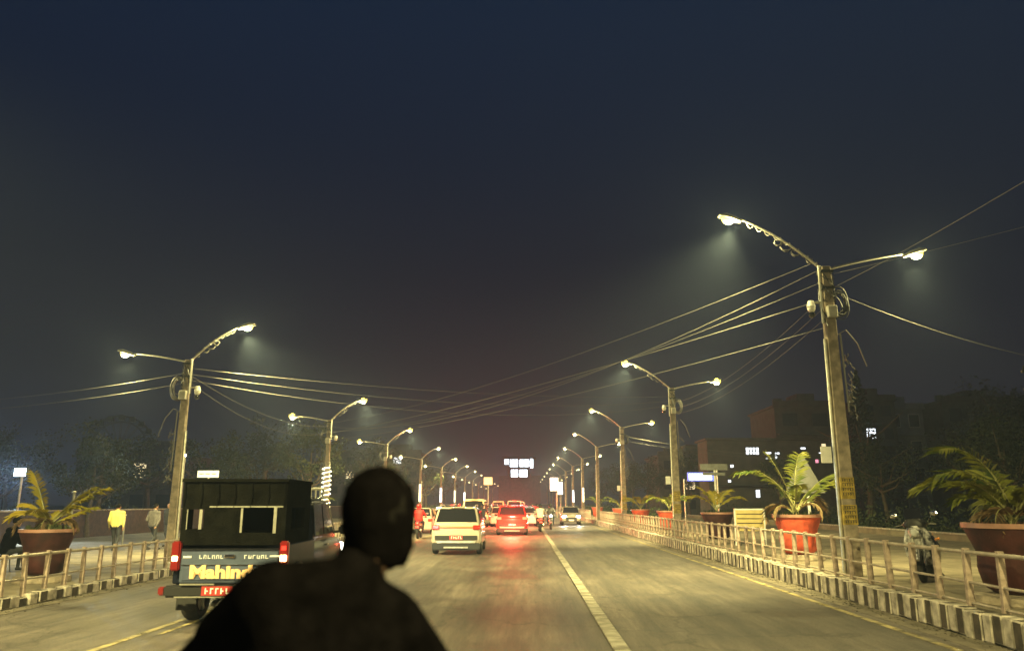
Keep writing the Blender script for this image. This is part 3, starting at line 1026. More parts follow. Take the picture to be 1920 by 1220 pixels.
# ================================================================== BUILDINGS
def building(name, x0, x1, y, depth, h, floors, wm, label, lit, seed, cols=None, roof='flat'):
    q = random.Random(seed)
    t = thing(name, label, 'building', ((x0 + x1) / 2, y, 0))
    W = x1 - x0
    MB().box((0, depth / 2, h / 2), (W, depth, h)).build('wall', wm, t)
    r = MB().box((0, depth / 2, h + 0.12), (W + 0.5, depth + 0.5, 0.24))
    r.box((0, depth / 2 - depth / 2 - 0.15, h + 0.5), (W + 0.3, 0.12, 0.55))
    rf = r.build('roof', wm, t)
    MB().box((W * 0.2, depth * 0.5, h + 1.1), (W * 0.3, depth * 0.4, 1.9)).build('stair_tower', wm, rf)
    MB().cyl((-W * 0.25, depth * .4, h + .2), (-W * 0.25, depth * .4, h + 1.5), 0.6, n=14).build('water_tank', M_DKM, rf)
    fh = h / floors
    cols = cols or max(2, int(W / 2.6))
    for f in range(floors):
        for c in range(cols):
            x = -W / 2 + (c + 0.5) * W / cols
            z = f * fh + fh * 0.55
            fr = MB().box((x, -0.03, z), (W / cols * 0.5 + 0.16, 0.08, fh * 0.46 + 0.16)).build('window', M_WHITEP if wm is M_BWALL2 else M_BWALL, t)
            on = (f, c) in lit
            MB().box((x, -0.085, z), (W / cols * 0.5, 0.03, fh * 0.46)).build('pane', (M_WINW if lit[(f, c)] == 'w' else M_WINY) if on else M_WINOFF, fr)
        if f:
            MB().box((0, -0.45, f * fh), (W * 0.96, 0.9, 0.12)).build('balcony', wm, t)
    return t


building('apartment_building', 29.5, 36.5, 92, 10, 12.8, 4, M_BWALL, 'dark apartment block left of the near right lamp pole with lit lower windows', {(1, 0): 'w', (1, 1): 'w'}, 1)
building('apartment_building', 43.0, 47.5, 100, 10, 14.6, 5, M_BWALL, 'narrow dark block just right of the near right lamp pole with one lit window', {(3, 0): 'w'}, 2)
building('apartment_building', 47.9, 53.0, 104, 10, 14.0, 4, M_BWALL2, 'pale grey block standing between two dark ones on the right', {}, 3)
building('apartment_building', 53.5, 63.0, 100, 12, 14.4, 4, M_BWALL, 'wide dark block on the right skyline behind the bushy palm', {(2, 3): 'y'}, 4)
building('apartment_building', 20, 29, 118, 12, 8.6, 3, M_BWALL, 'low dark building behind the bright white and blue sign', {(1, 1): 'y', (2, 2): 'w'}, 5)
building('apartment_building', -52, -40, 90, 10, 7.0, 2, M_BWALL, 'low dark building at the far left behind the trees', {(1, 2): 'y'}, 6)
building('apartment_building', -38, -20, 150, 10, 11.0, 4, M_BWALL, 'distant dark building left of the road above the pickup', {(3, 4): 'w', (2, 1): 'y'}, 7)

# far lit glass tower closing the road
t = thing('glass_building', 'distant building with brightly lit glass top floors at the end of the road', 'building', (-2.2, 300, 0))
MB().box((0, 8, 6), (16, 14, 12)).build('wall', mat('far_wall', (0.25, 0.16, 0.14), 0.8, nscale=1, namt=0.2), t)
MB().prism([(-4.2, 11.6), (4.2, 11.6), (6.2, 18.6), (-6.2, 18.6)], 'y', 0.5, 12).build('upper_storeys', MATS['far_wall'], t)
MB().box((0, 6, 18.9), (13, 13.4, 0.5)).build('roof', MATS['dark_metal'], t)
M_FARW = mat('far_glass_lit', (0.8, 0.8, 0.8), 0.3, emit=(0.80, 0.92, 1.0), es=7)
for (x, z, w, h) in ((-4.9, 17.2, 1.5, 1.9), (-2.1, 16.7, 3.0, 2.7), (1.9, 16.7, 3.6, 2.7), (4.7, 16.6, 1.0, 3.4), (-1.9, 12.9, 2.6, 2.7), (1.5, 12.9, 2.9, 2.7)):
    fr = MB().box((x, 0.45, z), (w + 0.5, 0.2, h + 0.5)).build('window', M_DKM, t)
    MB().box((x, 0.30, z), (w, 0.12, h)).build('pane', M_FARW, fr)

# ================================================================== SIGNS AND STREET FURNITURE
t = thing('shop_sign', 'bright white and blue backlit sign crossing behind the second right lamp pole', 'sign', (11.55, 52, PZR))
MB().cyl((-1.1, 0.1, 0), (-1.1, 0.1, 3.0), 0.06, n=8).build('post', M_GALV, t)
MB().cyl((1.1, 0.1, 0), (1.1, 0.1, 3.6), 0.06, n=8).build('post', M_GALV, t)
MB().box((0, 0, 3.15), (1.75, 0.16, 0.55)).build('sign_box', M_SIGNB, t)
MB().box((-0.05, -0.09, 3.15), (1.5, 0.03, 0.40)).build('sign_face', M_SIGNW, t)

t = thing('notice_board', 'pale yellow slatted board standing behind the railing by the orange planter', 'board', (8.0, 28.6, PZR))
MB().box((0, 0, 0.85), (1.0, 0.06, 0.72)).build('panel', M_SIGNY, t)
b = MB()
for k in range(4):
    b.box((0, -0.035, 0.60 + k * 0.16), (0.92, 0.012, 0.03))
b.build('slat_line', M_INK, t)
b = MB(); b.box((-0.52, 0, 0.62), (0.05, 0.08, 1.24)); b.box((0.52, 0, 0.62), (0.05, 0.08, 1.24)); b.box((0, 0, 1.24), (1.09, 0.08, 0.05)); b.build('frame', M_WHITEP, t)
for s in (-1, 1):
    MB().box((s * 0.42, 0, 0.1), (0.06, 0.4, 0.2)).build('foot', M_DKM, t)

t = thing('road_sign', 'wide plain sign seen edge-on lit above the yellow fan palm', 'sign', (8.05, 33.5, PZR))
MB().cyl((0, 0.05, 0), (0, 0.05, 3.0), 0.05, n=8).build('post', M_WHITEP, t)
MB().box((-0.05, 0, 2.95), (1.15, 0.04, 0.26)).build('panel', M_SIGNG, t)
MB().box((-0.05, 0, 2.66), (0.95, 0.04, 0.12)).build('panel', M_SIGNG, t)

t = thing('warning_sign', 'back of a large triangular road sign rising behind the tall palm', 'sign', (8.55, 24.3, PZR))
MB().cyl((0.1, 0.06, 0), (0.1, 0.06, 2.3), 0.045, n=8).build('post', M_WHITEP, t)
MB().prism([(-0.62, 1.75), (0.62, 1.75), (0.0, 2.95)], 'y', 0, 0.03).build('panel', M_SIGNG, t, bevel=0.01, seg=1)
MB().box((0.1, 0.045, 2.1), (0.5, 0.03, 0.05)).build('bracket', M_GALV, t)

t = thing('shop_building', 'low dark shop front with scattered small lit windows and signs behind the tall palm', 'building', (23.5, 72, 0))
MB().box((0, 2.2, 3.7), (13.5, 4, 7.4)).build('wall', M_BWALL, t)
rf = MB().box((0, 2.0, 7.5), (14, 4.6, 0.16)).build('roof', M_BWALL, t)
MB().box((0, -.35, 3.3), (13.0, 1.1, 0.10)).build('awning', M_DKM, t)
def lit(x, z, w_, h_, m, mull=0):
    fr = MB().box((x - 23.5, 0.17, z), (w_ + .14, 0.06, h_ + .14)).build('window', M_DKM, t)
    b = MB().box((x - 23.5, 0.12, z), (w_, 0.05, h_))
    b.build('pane', m, fr)
    if mull:
        b = MB()
        for k in range(1, mull):
            b.box((x - 23.5 - w_ / 2 + k * w_ / mull, 0.085, z), (.07, .03, h_ + .02))
        b.box((x - 23.5, 0.088, z + .02), (w_ + .02, .03, .06))
        b.build('mullion', M_DKM, fr)
lit(20.85, 6.42, 1.15, .62, M_WINW, 4)
lit(22.30, 6.22, .50, .20, M_WINW)
lit(22.30, 5.74, .50, .13, M_WINW)
lit(22.98, 5.98, .16, .62, M_WINW)
lit(23.18, 6.20, .24, .18, M_WINW)
lit(25.50, 6.66, .42, .16, M_WINW)
lit(25.48, 6.22, .20, .22, M_WINY)
lit(27.40, 6.95, .36, .24, M_WINY)
lit(27.20, 6.24, .58, .08, M_WINW)
lit(26.66, 5.50, .26, .30, mat('pink_sign_lit', (0.8, 0.3, 0.4), 0.4, emit=(1.0, 0.35, 0.5), es=1.2))
lit(18.9, 5.06, .26, .24, M_WINW)
lit(18.2, 5.05, .34, .20, M_WINY)
lit(21.1, 2.60, .34, .66, M_WINW)
lit(18.6, 3.72, .24, .22, M_WINW)

# ferris wheel rising above the left trees
t = thing('ferris_wheel', 'dark ferris wheel rising above the trees left of the near left lamp pole', 'ferris wheel', (-52.5, 100, 8.6), R(12))
FR = 4.2
b = MB()
for yy in (-.35, .35):
    for rr, th in ((FR, .07), (FR * .82, .05)):
        b.tube([(rr * math.cos(2 * PI * k / 40), yy, rr * math.sin(2 * PI * k / 40)) for k in range(40)], th, 5, closed=True)
    for k in range(40):
        a = 2 * PI * k / 40; a2 = a + PI / 40
        b.cyl((FR * math.cos(a), yy, FR * math.sin(a)), (FR * .82 * math.cos(a2), yy, FR * .82 * math.sin(a2)), .03, n=4)
b.build('rim', M_DKM, t)
b = MB()
for k in range(20):
    a = 2 * PI * k / 20
    for yy in (-.35, .35):
        b.cyl((0, yy * .6, 0), (FR * math.cos(a), yy, FR * math.sin(a)), .04, n=4)
b.cyl((0, -.7, 0), (0, .7, 0), .35, n=12)
b.build('spokes', M_DKM, t)
for k in range(20):
    a = 2 * PI * k / 20
    c_ = Vector(((FR + .05) * math.cos(a), 0, (FR + .05) * math.sin(a) - .30))
    MB().loft([[c_ + Vector((x * .30, y, z)) for x, z in ((-1, -.25), (1, -.25), (1.15, .1), (.9, .4), (-.9, .4), (-1.15, .1))] for y in (-.32, .32)]).build('gondola', M_DKM, t)
b = MB()
for yy in (-.9, .9):
    for s in (-1, 1):
        b.cyl((0, yy * .7, 0), (s * 2.6, yy, -8.6), .14, n=8)
b.build('support_legs', M_DKM, t)

# utility pole far right with transformer
t = thing('utility_pole', 'dark electricity pole with crossarms and transformer at the right edge', 'utility pole', (18.6, 28.0, 0))
MB().cyl((0, 0, 0), (0, 0, 6.6), 0.17, 0.12, 12).build('pole', M_SIGNG, t, smooth=True)
for z in (5.75, 6.4):
    c = MB().box((0.35, 0, z), (1.9, 0.09, 0.09)).build('crossarm', M_DKM, t)
    for k in range(5):
        MB().lathe([(0.02, 0), (0.05, 0.04), (0.035, 0.09), (0.05, 0.13), (0.02, 0.17)], (-0.5 + k * 0.42, 0, z + 0.045), 8).build('insulator', M_DKM, c)
MB().box((0.75, 0, 5.0), (0.7, 0.5, 0.8)).build('transformer', M_DKM, t, bevel=0.04)
b = MB()
for k in range(4):
    b.tube([(0.2 + k * 0.3, 0, 6.4), (0.3 + k * 0.2, 0.05, 5.9), (0.5 + k * 0.15, 0, 5.4)], 0.012, 4)
b.build('jumper_wire', M_CABLE, t)

# cold white flood lamp far left, cyan lamp behind left pole
t = thing('flood_light', 'glaring cold white flood lamp on a pole among the left trees', 'flood light', (-21.7, 33.5, 0))
MB().cyl((0, 0.1, 0), (0, 0.1, 3.05), 0.05, n=8).build('pole', M_GALV, t)
hd = MB().box((0, 0, 3.05), (0.54, 0.14, 0.38)).build('lamp_head', M_DKM, t)
MB().box((0, -0.08, 3.05), (0.46, 0.02, 0.30)).build('lens', M_COOL, hd)
spot('lamp_beam', hd, (0, -0.12, 3.05), (0.45, -0.8, -0.35), 3000, (0.75, 0.92, 1.0), 150, 1, 0.1)
t = thing('flood_light', 'small bluish lamp shining beside the near left lamp pole', 'flood light', (-19.3, 44.0, 0))
MB().cyl((0, 0.1, 0), (0, 0.1, 4.4), 0.05, n=8).build('pole', M_GALV, t)
hd = MB().box((0, 0, 4.4), (0.3, 0.14, 0.2)).build('lamp_head', M_DKM, t)
MB().box((0, -0.08, 4.4), (0.22, 0.02, 0.12)).build('lens', M_COOL, hd)
spot('lamp_beam', hd, (0, -0.12, 4.4), (0.0, -0.8, -0.5), 500, (0.6, 0.95, 1.0), 150, 1, 0.1)

# small distant lights and lit boards
t = thing('hoarding', 'pink-white glowing hoarding standing right of the far traffic', 'hoarding', (4.0, 100, 0))
MB().cyl((0, 0.2, 0), (0, 0.2, 3), 0.09, n=8).build('post', M_GALV, t)
MB().box((-0.35, 0, 4.1), (1.0, 0.12, 1.6)).build('lit_panel', mat('pinkish_sign_lit', (0.9, 0.8, 0.85), 0.4, emit=(1.0, 0.82, 0.88), es=2.2), t)
MB().box((0.42, 0, 3.6), (0.6, 0.12, 1.5)).build('lit_panel', MATS['pinkish_sign_lit'], t)
t = thing('hoarding', 'small yellow banner board over the left lane above the van', 'hoarding', (-6.6, 140, 0))
MB().cyl((0, 0.2, 0), (0, 0.2, 5), 0.1, n=8).build('post', M_GALV, t)
MB().box((0, 0, 5.6), (1.5, 0.12, 1.3)).build('lit_panel', mat('amber_sign_lit', (0.9, 0.6, 0.25), 0.4, emit=(1.0, 0.62, 0.25), es=1.3), t)

t = thing('hoarding', 'small pale lit board above the pickup canopy among the left trees', 'hoarding', (-18.25, 45, PZL))
MB().cyl((0, 0.1, 0), (0, 0.1, 3.2), 0.06, n=8).build('post', M_GALV, t)
MB().box((0, 0, 3.22), (1.2, 0.1, 0.38)).build('lit_panel', mat('pale_board_lit', (0.8, 0.8, 0.6), 0.4, emit=(0.95, 0.95, 0.62), es=1.3), t)
b = MB()
for k in range(3):
    b.box((-0.36 + k * 0.36, -0.055, 3.23), (0.26, 0.02, 0.05))
b.build('lettering', M_SIGNG, t)


# ================================================================== WHEELS
def wheel(name, parent, c, r, w, rim_m, n=22, spokes=5, moto=False):
    x, y, z = c
    b = MB()
    prof = [(r * 0.66, -w * .46), (r * 0.9, -w * .5), (r * 0.985, -w * .36), (r, -w * 0.1), (r, w * 0.1), (r * 0.985, w * .36), (r * .9, w * .5), (r * .66, w * .46)]
    rings = []
    for rr, ww in prof:
        rings.append([b.bm.verts.new((ww, rr * math.cos(2 * PI * k / n), rr * math.sin(2 * PI * k / n))) for k in range(n)])
    for i in range(len(prof)):
        A_ = rings[i]; B_ = rings[(i + 1) % len(prof)]
        for k in range(n):
            b.bm.faces.new((A_[k], A_[(k + 1) % n], B_[(k + 1) % n], B_[k]))
    hub = bpy.data.objects.new(name, None)
    COL.objects.link(hub)
    hub.parent = parent
    hub.location = c
    b.build('tyre', M_RUB, hub, smooth=True)
    m = MB()
    if moto:
        m.tube([(0, r * .67 * math.cos(2 * PI * k / 20), r * .67 * math.sin(2 * PI * k / 20)) for k in range(20)], w * 0.3, 6, closed=True)
        m.cyl((-w * .7, 0, 0), (w * .7, 0, 0), r * .16, n=10)
        for k in range(6):
            a = 2 * PI * k / 6
            m.cyl((0, 0, 0), (0, r * .66 * math.cos(a), r * .66 * math.sin(a)), 0.014, n=5)
    else:
        m.cyl((-w * .30, 0, 0), (w * .30, 0, 0), r * .64, n=18)
        for s in (-1, 1):
            m.cyl((s * w * .30, 0, 0), (s * w * .5, 0, 0), r * .16, n=10)
            for k in range(spokes):
                a = 2 * PI * k / spokes
                m.box((s * w * .38, r * .36 * math.cos(a), r * .36 * math.sin(a)), (w * .12, r * 0.6, r * 0.16), Matrix.Rotation(a, 3, 'X'))
    m.build('rim', rim_m, hub)
    return hub


def csec(y, w, z0, z1, ch=0.12):
    return [(-w * .90, y, z0), (w * .90, y, z0), (w, y, z0 + ch), (w * 1.0, y, (z0 + z1) / 2), (w * .98, y, z1 - ch * 1.1), (w * .90, y, z1 - 0.03), (w * .80, y, z1),
            (-w * .80, y, z1), (-w * .90, y, z1 - 0.03), (-w * .98, y, z1 - ch * 1.1), (-w, y, (z0 + z1) / 2), (-w, y, z0 + ch)]


def cab_pts(y, wb, wt, zb, zt):
    return [(-wb, y, zb), (wb, y, zb), ((wb + wt) / 2 + 0.01, y, (zb + zt) / 2), (wt, y, zt - 0.07), (wt - 0.09, y, zt), (-wt + 0.09, y, zt), (-wt, y, zt - 0.07), (-(wb + wt) / 2 - 0.01, y, (zb + zt) / 2)]


KIND = {   # length, half width, sill, belt, roof, rear glass base y, roof start y, roof end y, windscreen base y, bonnet z, wheel radius
    'suv': (4.25, 0.89, 0.30, 1.02, 1.64, 0.12, 0.50, 2.55, 3.10, 1.00, 0.34),
    'hatch': (3.7, 0.82, 0.24, 0.93, 1.50, 0.10, 0.48, 2.20, 2.85, 0.92, 0.29),
    'sedan': (4.3, 0.85, 0.22, 0.93, 1.45, 0.55, 1.15, 2.40, 3.15, 0.90, 0.30),
    'van': (4.4, 0.86, 0.30, 1.10, 2.05, 0.05, 0.18, 3.35, 3.95, 1.10, 0.32),
}
PAINTS = {
    'white': mat('white_car_paint', (0.40, 0.34, 0.275), 0.25, coat=0.6, nscale=3, namt=0.08),
    'silver': mat('silver_car_paint', (0.50, 0.50, 0.50), 0.25, metal=0.6, coat=0.5),
    'red': mat('red_paint_with_glow', (0.50, 0.02, 0.015), 0.25, coat=0.6),  # red body colour also stands in for brake-lamp glow on the cars
    'grey': mat('grey_car_paint', (0.12, 0.12, 0.125), 0.3, metal=0.4, coat=0.5),
    'black': mat('black_car_paint', (0.015, 0.015, 0.017), 0.2, coat=0.7),
    'cream': mat('cream_van_paint', (0.70, 0.56, 0.30), 0.4, coat=0.3, nscale=3, namt=0.1),
    'slate': mat('slate_blue_paint', (0.085, 0.105, 0.16), 0.35, metal=0.35, coat=0.5, nscale=4, namt=0.15),
}


def car(kind, paint, loc, rz, label, brake=1, light=0, heads=0, far=False, detail=False, group='vehicles queueing along the avenue'):
    L, W, z0, zb, zt, yr, y1, y2, yw, zh, wr = KIND[kind]
    t = thing({'suv': 'parked_car', 'hatch': 'car', 'sedan': 'car', 'van': 'van'}[kind].replace('parked_', ''), label, 'van' if kind == 'van' else 'car', loc, rz, group)
    pm = PAINTS[paint]
    b = MB()
    zr = zb if kind != 'sedan' else zb + 0.03
    b.loft([csec(0.0, W * .90, z0 + .10, zr - .10), csec(0.07, W * .97, z0 + .03, zr - .03), csec(0.30, W, z0, zr), csec(L * .35, W, z0 - .03, zb), csec(L * .62, W, z0 - .03, zb), csec(yw + .1, W, z0, zh + .02),
            csec(L - .45, W * .98, z0, zh - .10), csec(L - .12, W * .93, z0 + .04, zh - .20), csec(L, W * .80, z0 + .12, zh - .30)])
    wb, wt = W * .93, W * (.78 if kind != 'van' else .84)
    b.loft([cab_pts(yr, wb, wb - .04, zb - .06, zb + .02), cab_pts(y1, wb, wt, zb - .06, zt - .03), cab_pts((y1 + y2) / 2, wb, wt, zb - .06, zt), cab_pts(y2, wb, wt, zb - .06, zt - .03), cab_pts(yw, wb, wb - .03, zb - .06, zb)])
    b.build('body', pm, t, smooth=True, angle=32)
    # glass
    g_ = MB()
    def gl(poly):   # thin solid slab from 4 points
        p = [Vector(v) for v in poly]
        n_ = (p[1] - p[0]).cross(p[3] - p[0]).normalized() * 0.012
        g_.loft([[v - n_ for v in p], [v + n_ for v in p]])
    h = zt - zb
    def gp(y, x, z): return (x, y, z)
    d = (y1 - yr)
    kb, kt = 0.14, 0.86
    def lerp(a, b_, u): return a + (b_ - a) * u
    gl([gp(lerp(yr, y1, kb) - .012, -lerp(wb, wt, kb) + .09, lerp(zb, zt, kb)), gp(lerp(yr, y1, kb) - .012, lerp(wb, wt, kb) - .09, lerp(zb, zt, kb)),
        gp(lerp(yr, y1, kt) - .012, lerp(wb, wt, kt) - .10, lerp(zb, zt, kt)), gp(lerp(yr, y1, kt) - .012, -lerp(wb, wt, kt) + .10, lerp(zb, zt, kt))])
    g_.build('rear_window', M_GLASS, t)
    g_ = MB()
    gl([gp(lerp(yw, y2, .08) + .012, -wb + .10, lerp(zb, zt, .08)), gp(lerp(yw, y2, .08) + .012, wb - .10, lerp(zb, zt, .08)), gp(lerp(yw, y2, .88) + .012, wt - .07, lerp(zb, zt, .88)), gp(lerp(yw, y2, .88) + .012, -wt + .07, lerp(zb, zt, .88))])
    g_.build('windscreen', M_GLASS, t)
    if not far:
        for s in (-1, 1):
            g_ = MB()
            for ya, yb2 in ((lerp(yr, y1, .9), (y1 + y2) / 2 - .04), ((y1 + y2) / 2 + .04, lerp(y2, yw, .25))):
                gl([gp(ya, s * (lerp(wb, wt, .1) + .012), lerp(zb, zt, .1)), gp(yb2 + .1, s * (lerp(wb, wt, .1) + .012), lerp(zb, zt, .1)), gp(yb2, s * (lerp(wb, wt, .82) + .016), lerp(zb, zt, .82)), gp(ya + .1, s * (lerp(wb, wt, .82) + .016), lerp(zb, zt, .82))])
            g_.build('side_window', M_GLASS, t)
            mm = MB().box((s * (W + .10), yw - .25, zb + .06), (.20, .10, .13)).build('mirror', M_BLACK if paint != 'white' else pm, t, bevel=.03)
            MB().box((s * W * .995, (y1 + y2) / 2, zb - .14), (.03, .16, .03)).build('door_handle', M_CHROME, t)
    for s in (-1, 1):
        for y in (0.78, L - 0.80):
            wheel('wheel', t, (s * (W - .11), y, wr), wr, .20, M_GALV)
    # rear bumper and lights
    bm_ = MB().box((0, -0.01, z0 - .01 if kind == 'suv' else z0 + .12), (W * 1.86, .14, .24))
    bm_.build('rear_bumper', M_BLACK if kind in ('suv', 'van') else pm, t, bevel=.03)
    if kind == 'suv':
        sk = MB(); sk.mi = 0
        sk.loft([[(-W * .80, y_, z0 + .19), (-W * .74, y_, z0 + .10), (W * .74, y_, z0 + .10), (W * .80, y_, z0 + .19)] for y_ in (-.09, .02)])
        sk.box((0, -.095, z0 - .04), (W * .95, .05, .06))
        sk.build('skid_plate', M_GALV, t, bevel=.012, seg=1)
        bb = MB().box((0, -.015, z0 + .28), (W * 1.66, .05, .15)).build('bumper_recess', M_BLACK, t, bevel=.01, seg=1)
    pl = MB().box((0, -.055, z0 + .29 if kind == 'suv' else z0 + .36), (.46 if detail else .40, .03, .15)).build('number_plate', M_PLATE, t)
    pt = MB()
    q = random.Random(int(loc[1] * 7))
    for k in range(5):
        x = -.16 + k * .08
        zc = (z0 + .29 if kind == 'suv' else z0 + .36)
        pt.box((x, -.073, zc), (.018, .006, .085)); pt.box((x + .02, -.073, zc + q.choice((-.035, 0, .035))), (.04, .006, .018))
    pt.build('plate_mark', M_PLATET, pl)
    for s in (-1, 1):
        zz = zb - .09 if kind == 'suv' else (zb - .16 if kind != 'van' else .95)
        tl = MB().box((s * (W * .80), .0, zz), (W * .28, .10, .15 if kind != 'van' else .34)).build('tail_lamp', (M_RED_HOT if brake > 1 else M_RED_ON) if brake else M_RED_OFF, t, bevel=.02, seg=1)
        hl = MB().box((s * W * .70, L - .10, zh - .24), (W * .34, .16, .14)).build('headlamp', M_HEAD if heads else M_LAMPCLR, t, bevel=.02, seg=1)
        if heads:
            spot('headlamp_beam', hl, (s * W * .70, L + .02, zh - .24), (0, 1, -.09), 260, (1, .95, .8), 80, 1, .05)
    if kind in ('suv', 'hatch', 'van'):
        MB().box((0, y1 - .06, zt - .035), (W * .55, .14, .035)).build('spoiler', pm, t, bevel=.01, seg=1)
        if brake > 1:
            MB().box((0, y1 - .14, zt - .035), (.34, .02, .03)).build('high_brake_lamp', M_RED_HOT, t)
    MB().box((0, L - .03, z0 + .25), (W * 1.1, .10, .26)).build('grille', M_BLACK, t, bevel=.02, seg=1)
    MB().box((0, L + .025, z0 + .16), (.42, .02, .11)).build('number_plate', M_PLATE if heads == 0 else M_PLATET, t)
    if light:
        point('tail_glow', t, (0, -.85, zb + .05), light, (1, .07, .04), .12)
    return t


# ---- white SUV ahead of the viewer, tail lamps barely glowing
c = car('suv', 'white', (-2.42, 27.9, 0), R(0.6), 'white compact crossover in the lane ahead with dark rear glass and red plate', brake=0, detail=True)
L, W, z0, zb, zt, yr, y1, y2, yw, zh, wr = KIND['suv']
MB().box((0, -.012, zb - .08), (W * 1.32, .05, .05)).build('light_bar', mat('amber_red_light_bar', (0.7, 0.16, 0.06), 0.2, emit=(1.0, 0.25, 0.08), es=0.35, coat=.5), c, bevel=.01, seg=1)
for s in (-1, 1):
    MB().tube([(s * .62, .55, zt - .01), (s * .64, .8, zt + .05), (s * .64, 2.2, zt + .05), (s * .62, 2.45, zt - .01)], .018, 6).build('roof_rail', M_GALV, c)
MB().tube([(0, .16, zb + .06), (.12, .22, zb + .12), (.34, .2, zb + .10)], .012, 5).build('rear_wiper', M_BLACK, c)

TR = [
    ('suv', 'red', -0.75, 44.5, 'glowing red car, lamp glow put into its paint, with both brake lamps lit by the centre line', 2, 150),
    ('hatch', 'white', -6.35, 47.5, 'white hatchback half hidden left of the white crossover', 0, 0),
    ('van', 'cream', -3.75, 57.5, 'cream yellow high-backed van showing over the white crossover', 1, 0),
    ('sedan', 'silver', 0.10, 62.5, 'silver saloon directly beyond the glowing red car', 2, 60),
    ('hatch', 'white', -1.9, 60.5, 'white hatchback between the cream van and the silver saloon', 2, 60),
    ('suv', 'grey', -6.1, 66, 'grey off-roader close to the left kerb beyond the white hatchback', 2, 40),
    ('suv', 'white', -3.9, 75, 'white off-roader beyond the cream van in the middle lane', 2, 60),
    ('hatch', 'red', -1.1, 73, 'small red hatchback in the queue beyond the silver saloon', 2, 80),
    ('sedan', 'black', -6.2, 82, 'black saloon in the left lane of the queue', 1, 40),
    ('van', 'white', -1.2, 86, 'white van standing tall in the queue by the centre line', 2, 90),
    ('suv', 'silver', -3.9, 92, 'silver off-roader deep in the queue, middle lane', 2, 70),
    ('hatch', 'grey', -6.4, 97, 'grey hatchback deep in the queue, left lane', 1, 40),
    ('suv', 'red', -0.8, 102, 'dark red off-roader deep in the queue by the centre line', 2, 110),
    ('van', 'cream', -3.8, 110, 'second cream van farther back in the queue', 2, 90),
    ('hatch', 'white', -1.0, 119, 'tiny white hatchback far down the queue', 2, 120),
    ('suv', 'black', -6.0, 118, 'tiny black off-roader far down the left lane', 2, 60),
    ('sedan', 'silver', -3.6, 128, 'tiny silver saloon far down the middle lane', 2, 100),
    ('van', 'white', -0.9, 138, 'tiny white van far down the queue', 2, 140),
    ('suv', 'grey', -4.0, 146, 'tiny grey off-roader far down the middle lane', 2, 120),
    ('hatch', 'red', -1.2, 158, 'tiny red hatchback almost at the lit glass building', 2, 150),
    ('suv', 'white', -5.6, 165, 'tiny white off-roader far down the left lane', 2, 90),
    ('van', 'silver', -2.2, 176, 'tiny silver van at the far end of the queue', 2, 160),
    ('hatch', 'silver', -5.9, 57.5, 'silver hatchback between the white hatchback and the grey off-roader', 2, 60),
    ('sedan', 'red', -3.6, 67, 'red saloon right behind the cream van in the queue', 2, 90),
    ('hatch', 'grey', 0.0, 78, 'grey hatchback beyond the small red hatchback by the centre line', 2, 80),
    ('hatch', 'white', -6.2, 90, 'white hatchback in the left lane between the black saloon and grey hatchback', 2, 60),
    ('sedan', 'grey', 0.0, 94, 'grey saloon beyond the tall white van by the centre line', 2, 100),
    ('hatch', 'red', -3.7, 101, 'red hatchback between the silver off-roader and the second cream van', 2, 100),
    ('van', 'white', -6.1, 107, 'white van in the far left lane of the queue', 2, 90),
    ('suv', 'silver', -2.3, 112, 'silver off-roader beside the second cream van', 2, 120),
    ('suv', 'black', -0.2, 192, 'farthest dark car visible at the end of the queue', 2, 160),
]
for k, p, x, y, lb, br, li in TR:
    car(k, p, (x, y, 0), R(rnd.uniform(-1, 1)), lb, brake=br, light=li * 11, far=y > 70)

ON = [('hatch', 'white', 3.78, 69.2, 'white oncoming car with headlamps on in the opposite lane', 1),
      ('suv', 'grey', 3.3, 128, 'farther oncoming car with small bright headlamps', 1),
      ('sedan', 'silver', 3.5, 172, 'farthest oncoming car with pinpoint headlamps', 1)]
for k, p, x, y, lb, hd in ON:
    car(k, p, (x, y, 0), PI, lb, brake=0, heads=1, group='oncoming cars in the opposite lane')

# ================================================================== PICKUP
pk = thing('pickup_truck', 'dark canvas-covered pickup with slate tailgate lettering and glowing tail lamps on the left', 'pickup truck', (-4.40, 11.95, 0), R(3.0))
SL = PAINTS['slate']
CANV = mat('black_canvas', (0.006, 0.006, 0.005), 1.0, spec=0.0, nscale=5, namt=0.4, bump=0.6)
DKP = mat('dark_pickup_paint', (0.008, 0.010, 0.018), 0.25, spec=.03, nscale=4, namt=0.2)
w = 0.84
b = MB()
for s in (-1, 1):   # bed side walls with wheel-arch flares
    b.box((s * (w - .04), .95, .87), (.08, 1.86, .56))
b.box((0, .95, .62), (w * 2 - .1, 1.86, .08))
b.box((0, 1.88, .88), (w * 2 - .1, .06, .52))
b.build('load_bed', DKP, pk, bevel=.015, seg=1)
tg = MB().box((0, -.01, .845), (w * 1.72, .06, .49)).build('tailgate', SL, pk, bevel=.018, seg=2)
b = MB(); b.box((0, -.048, .735), (w * 1.62, .02, .19)); b.build('pressed_panel', PAINTS['slate'], tg, bevel=.008, seg=1)
b = MB(); b.box((0, -.05, 1.085), (w * 1.70, .03, .022)); b.box((0, -.046, .86), (w * 1.66, .012, .012)); b.build('trim_strip', M_CHROME, tg)
MB().box((0, -.055, .985), (.16, .03, .05)).build('handle', M_CHROME, tg, bevel=.01, seg=1)
text_mesh('Mahindra', .245, .008, mat('gold_lettering', (0.72, 0.46, 0.24), 0.5, nscale=4, namt=.1), 'lettering', tg, (0.02, -.066, .755), bold=.012, sx=1.28)
b = MB()
q = random.Random(4)
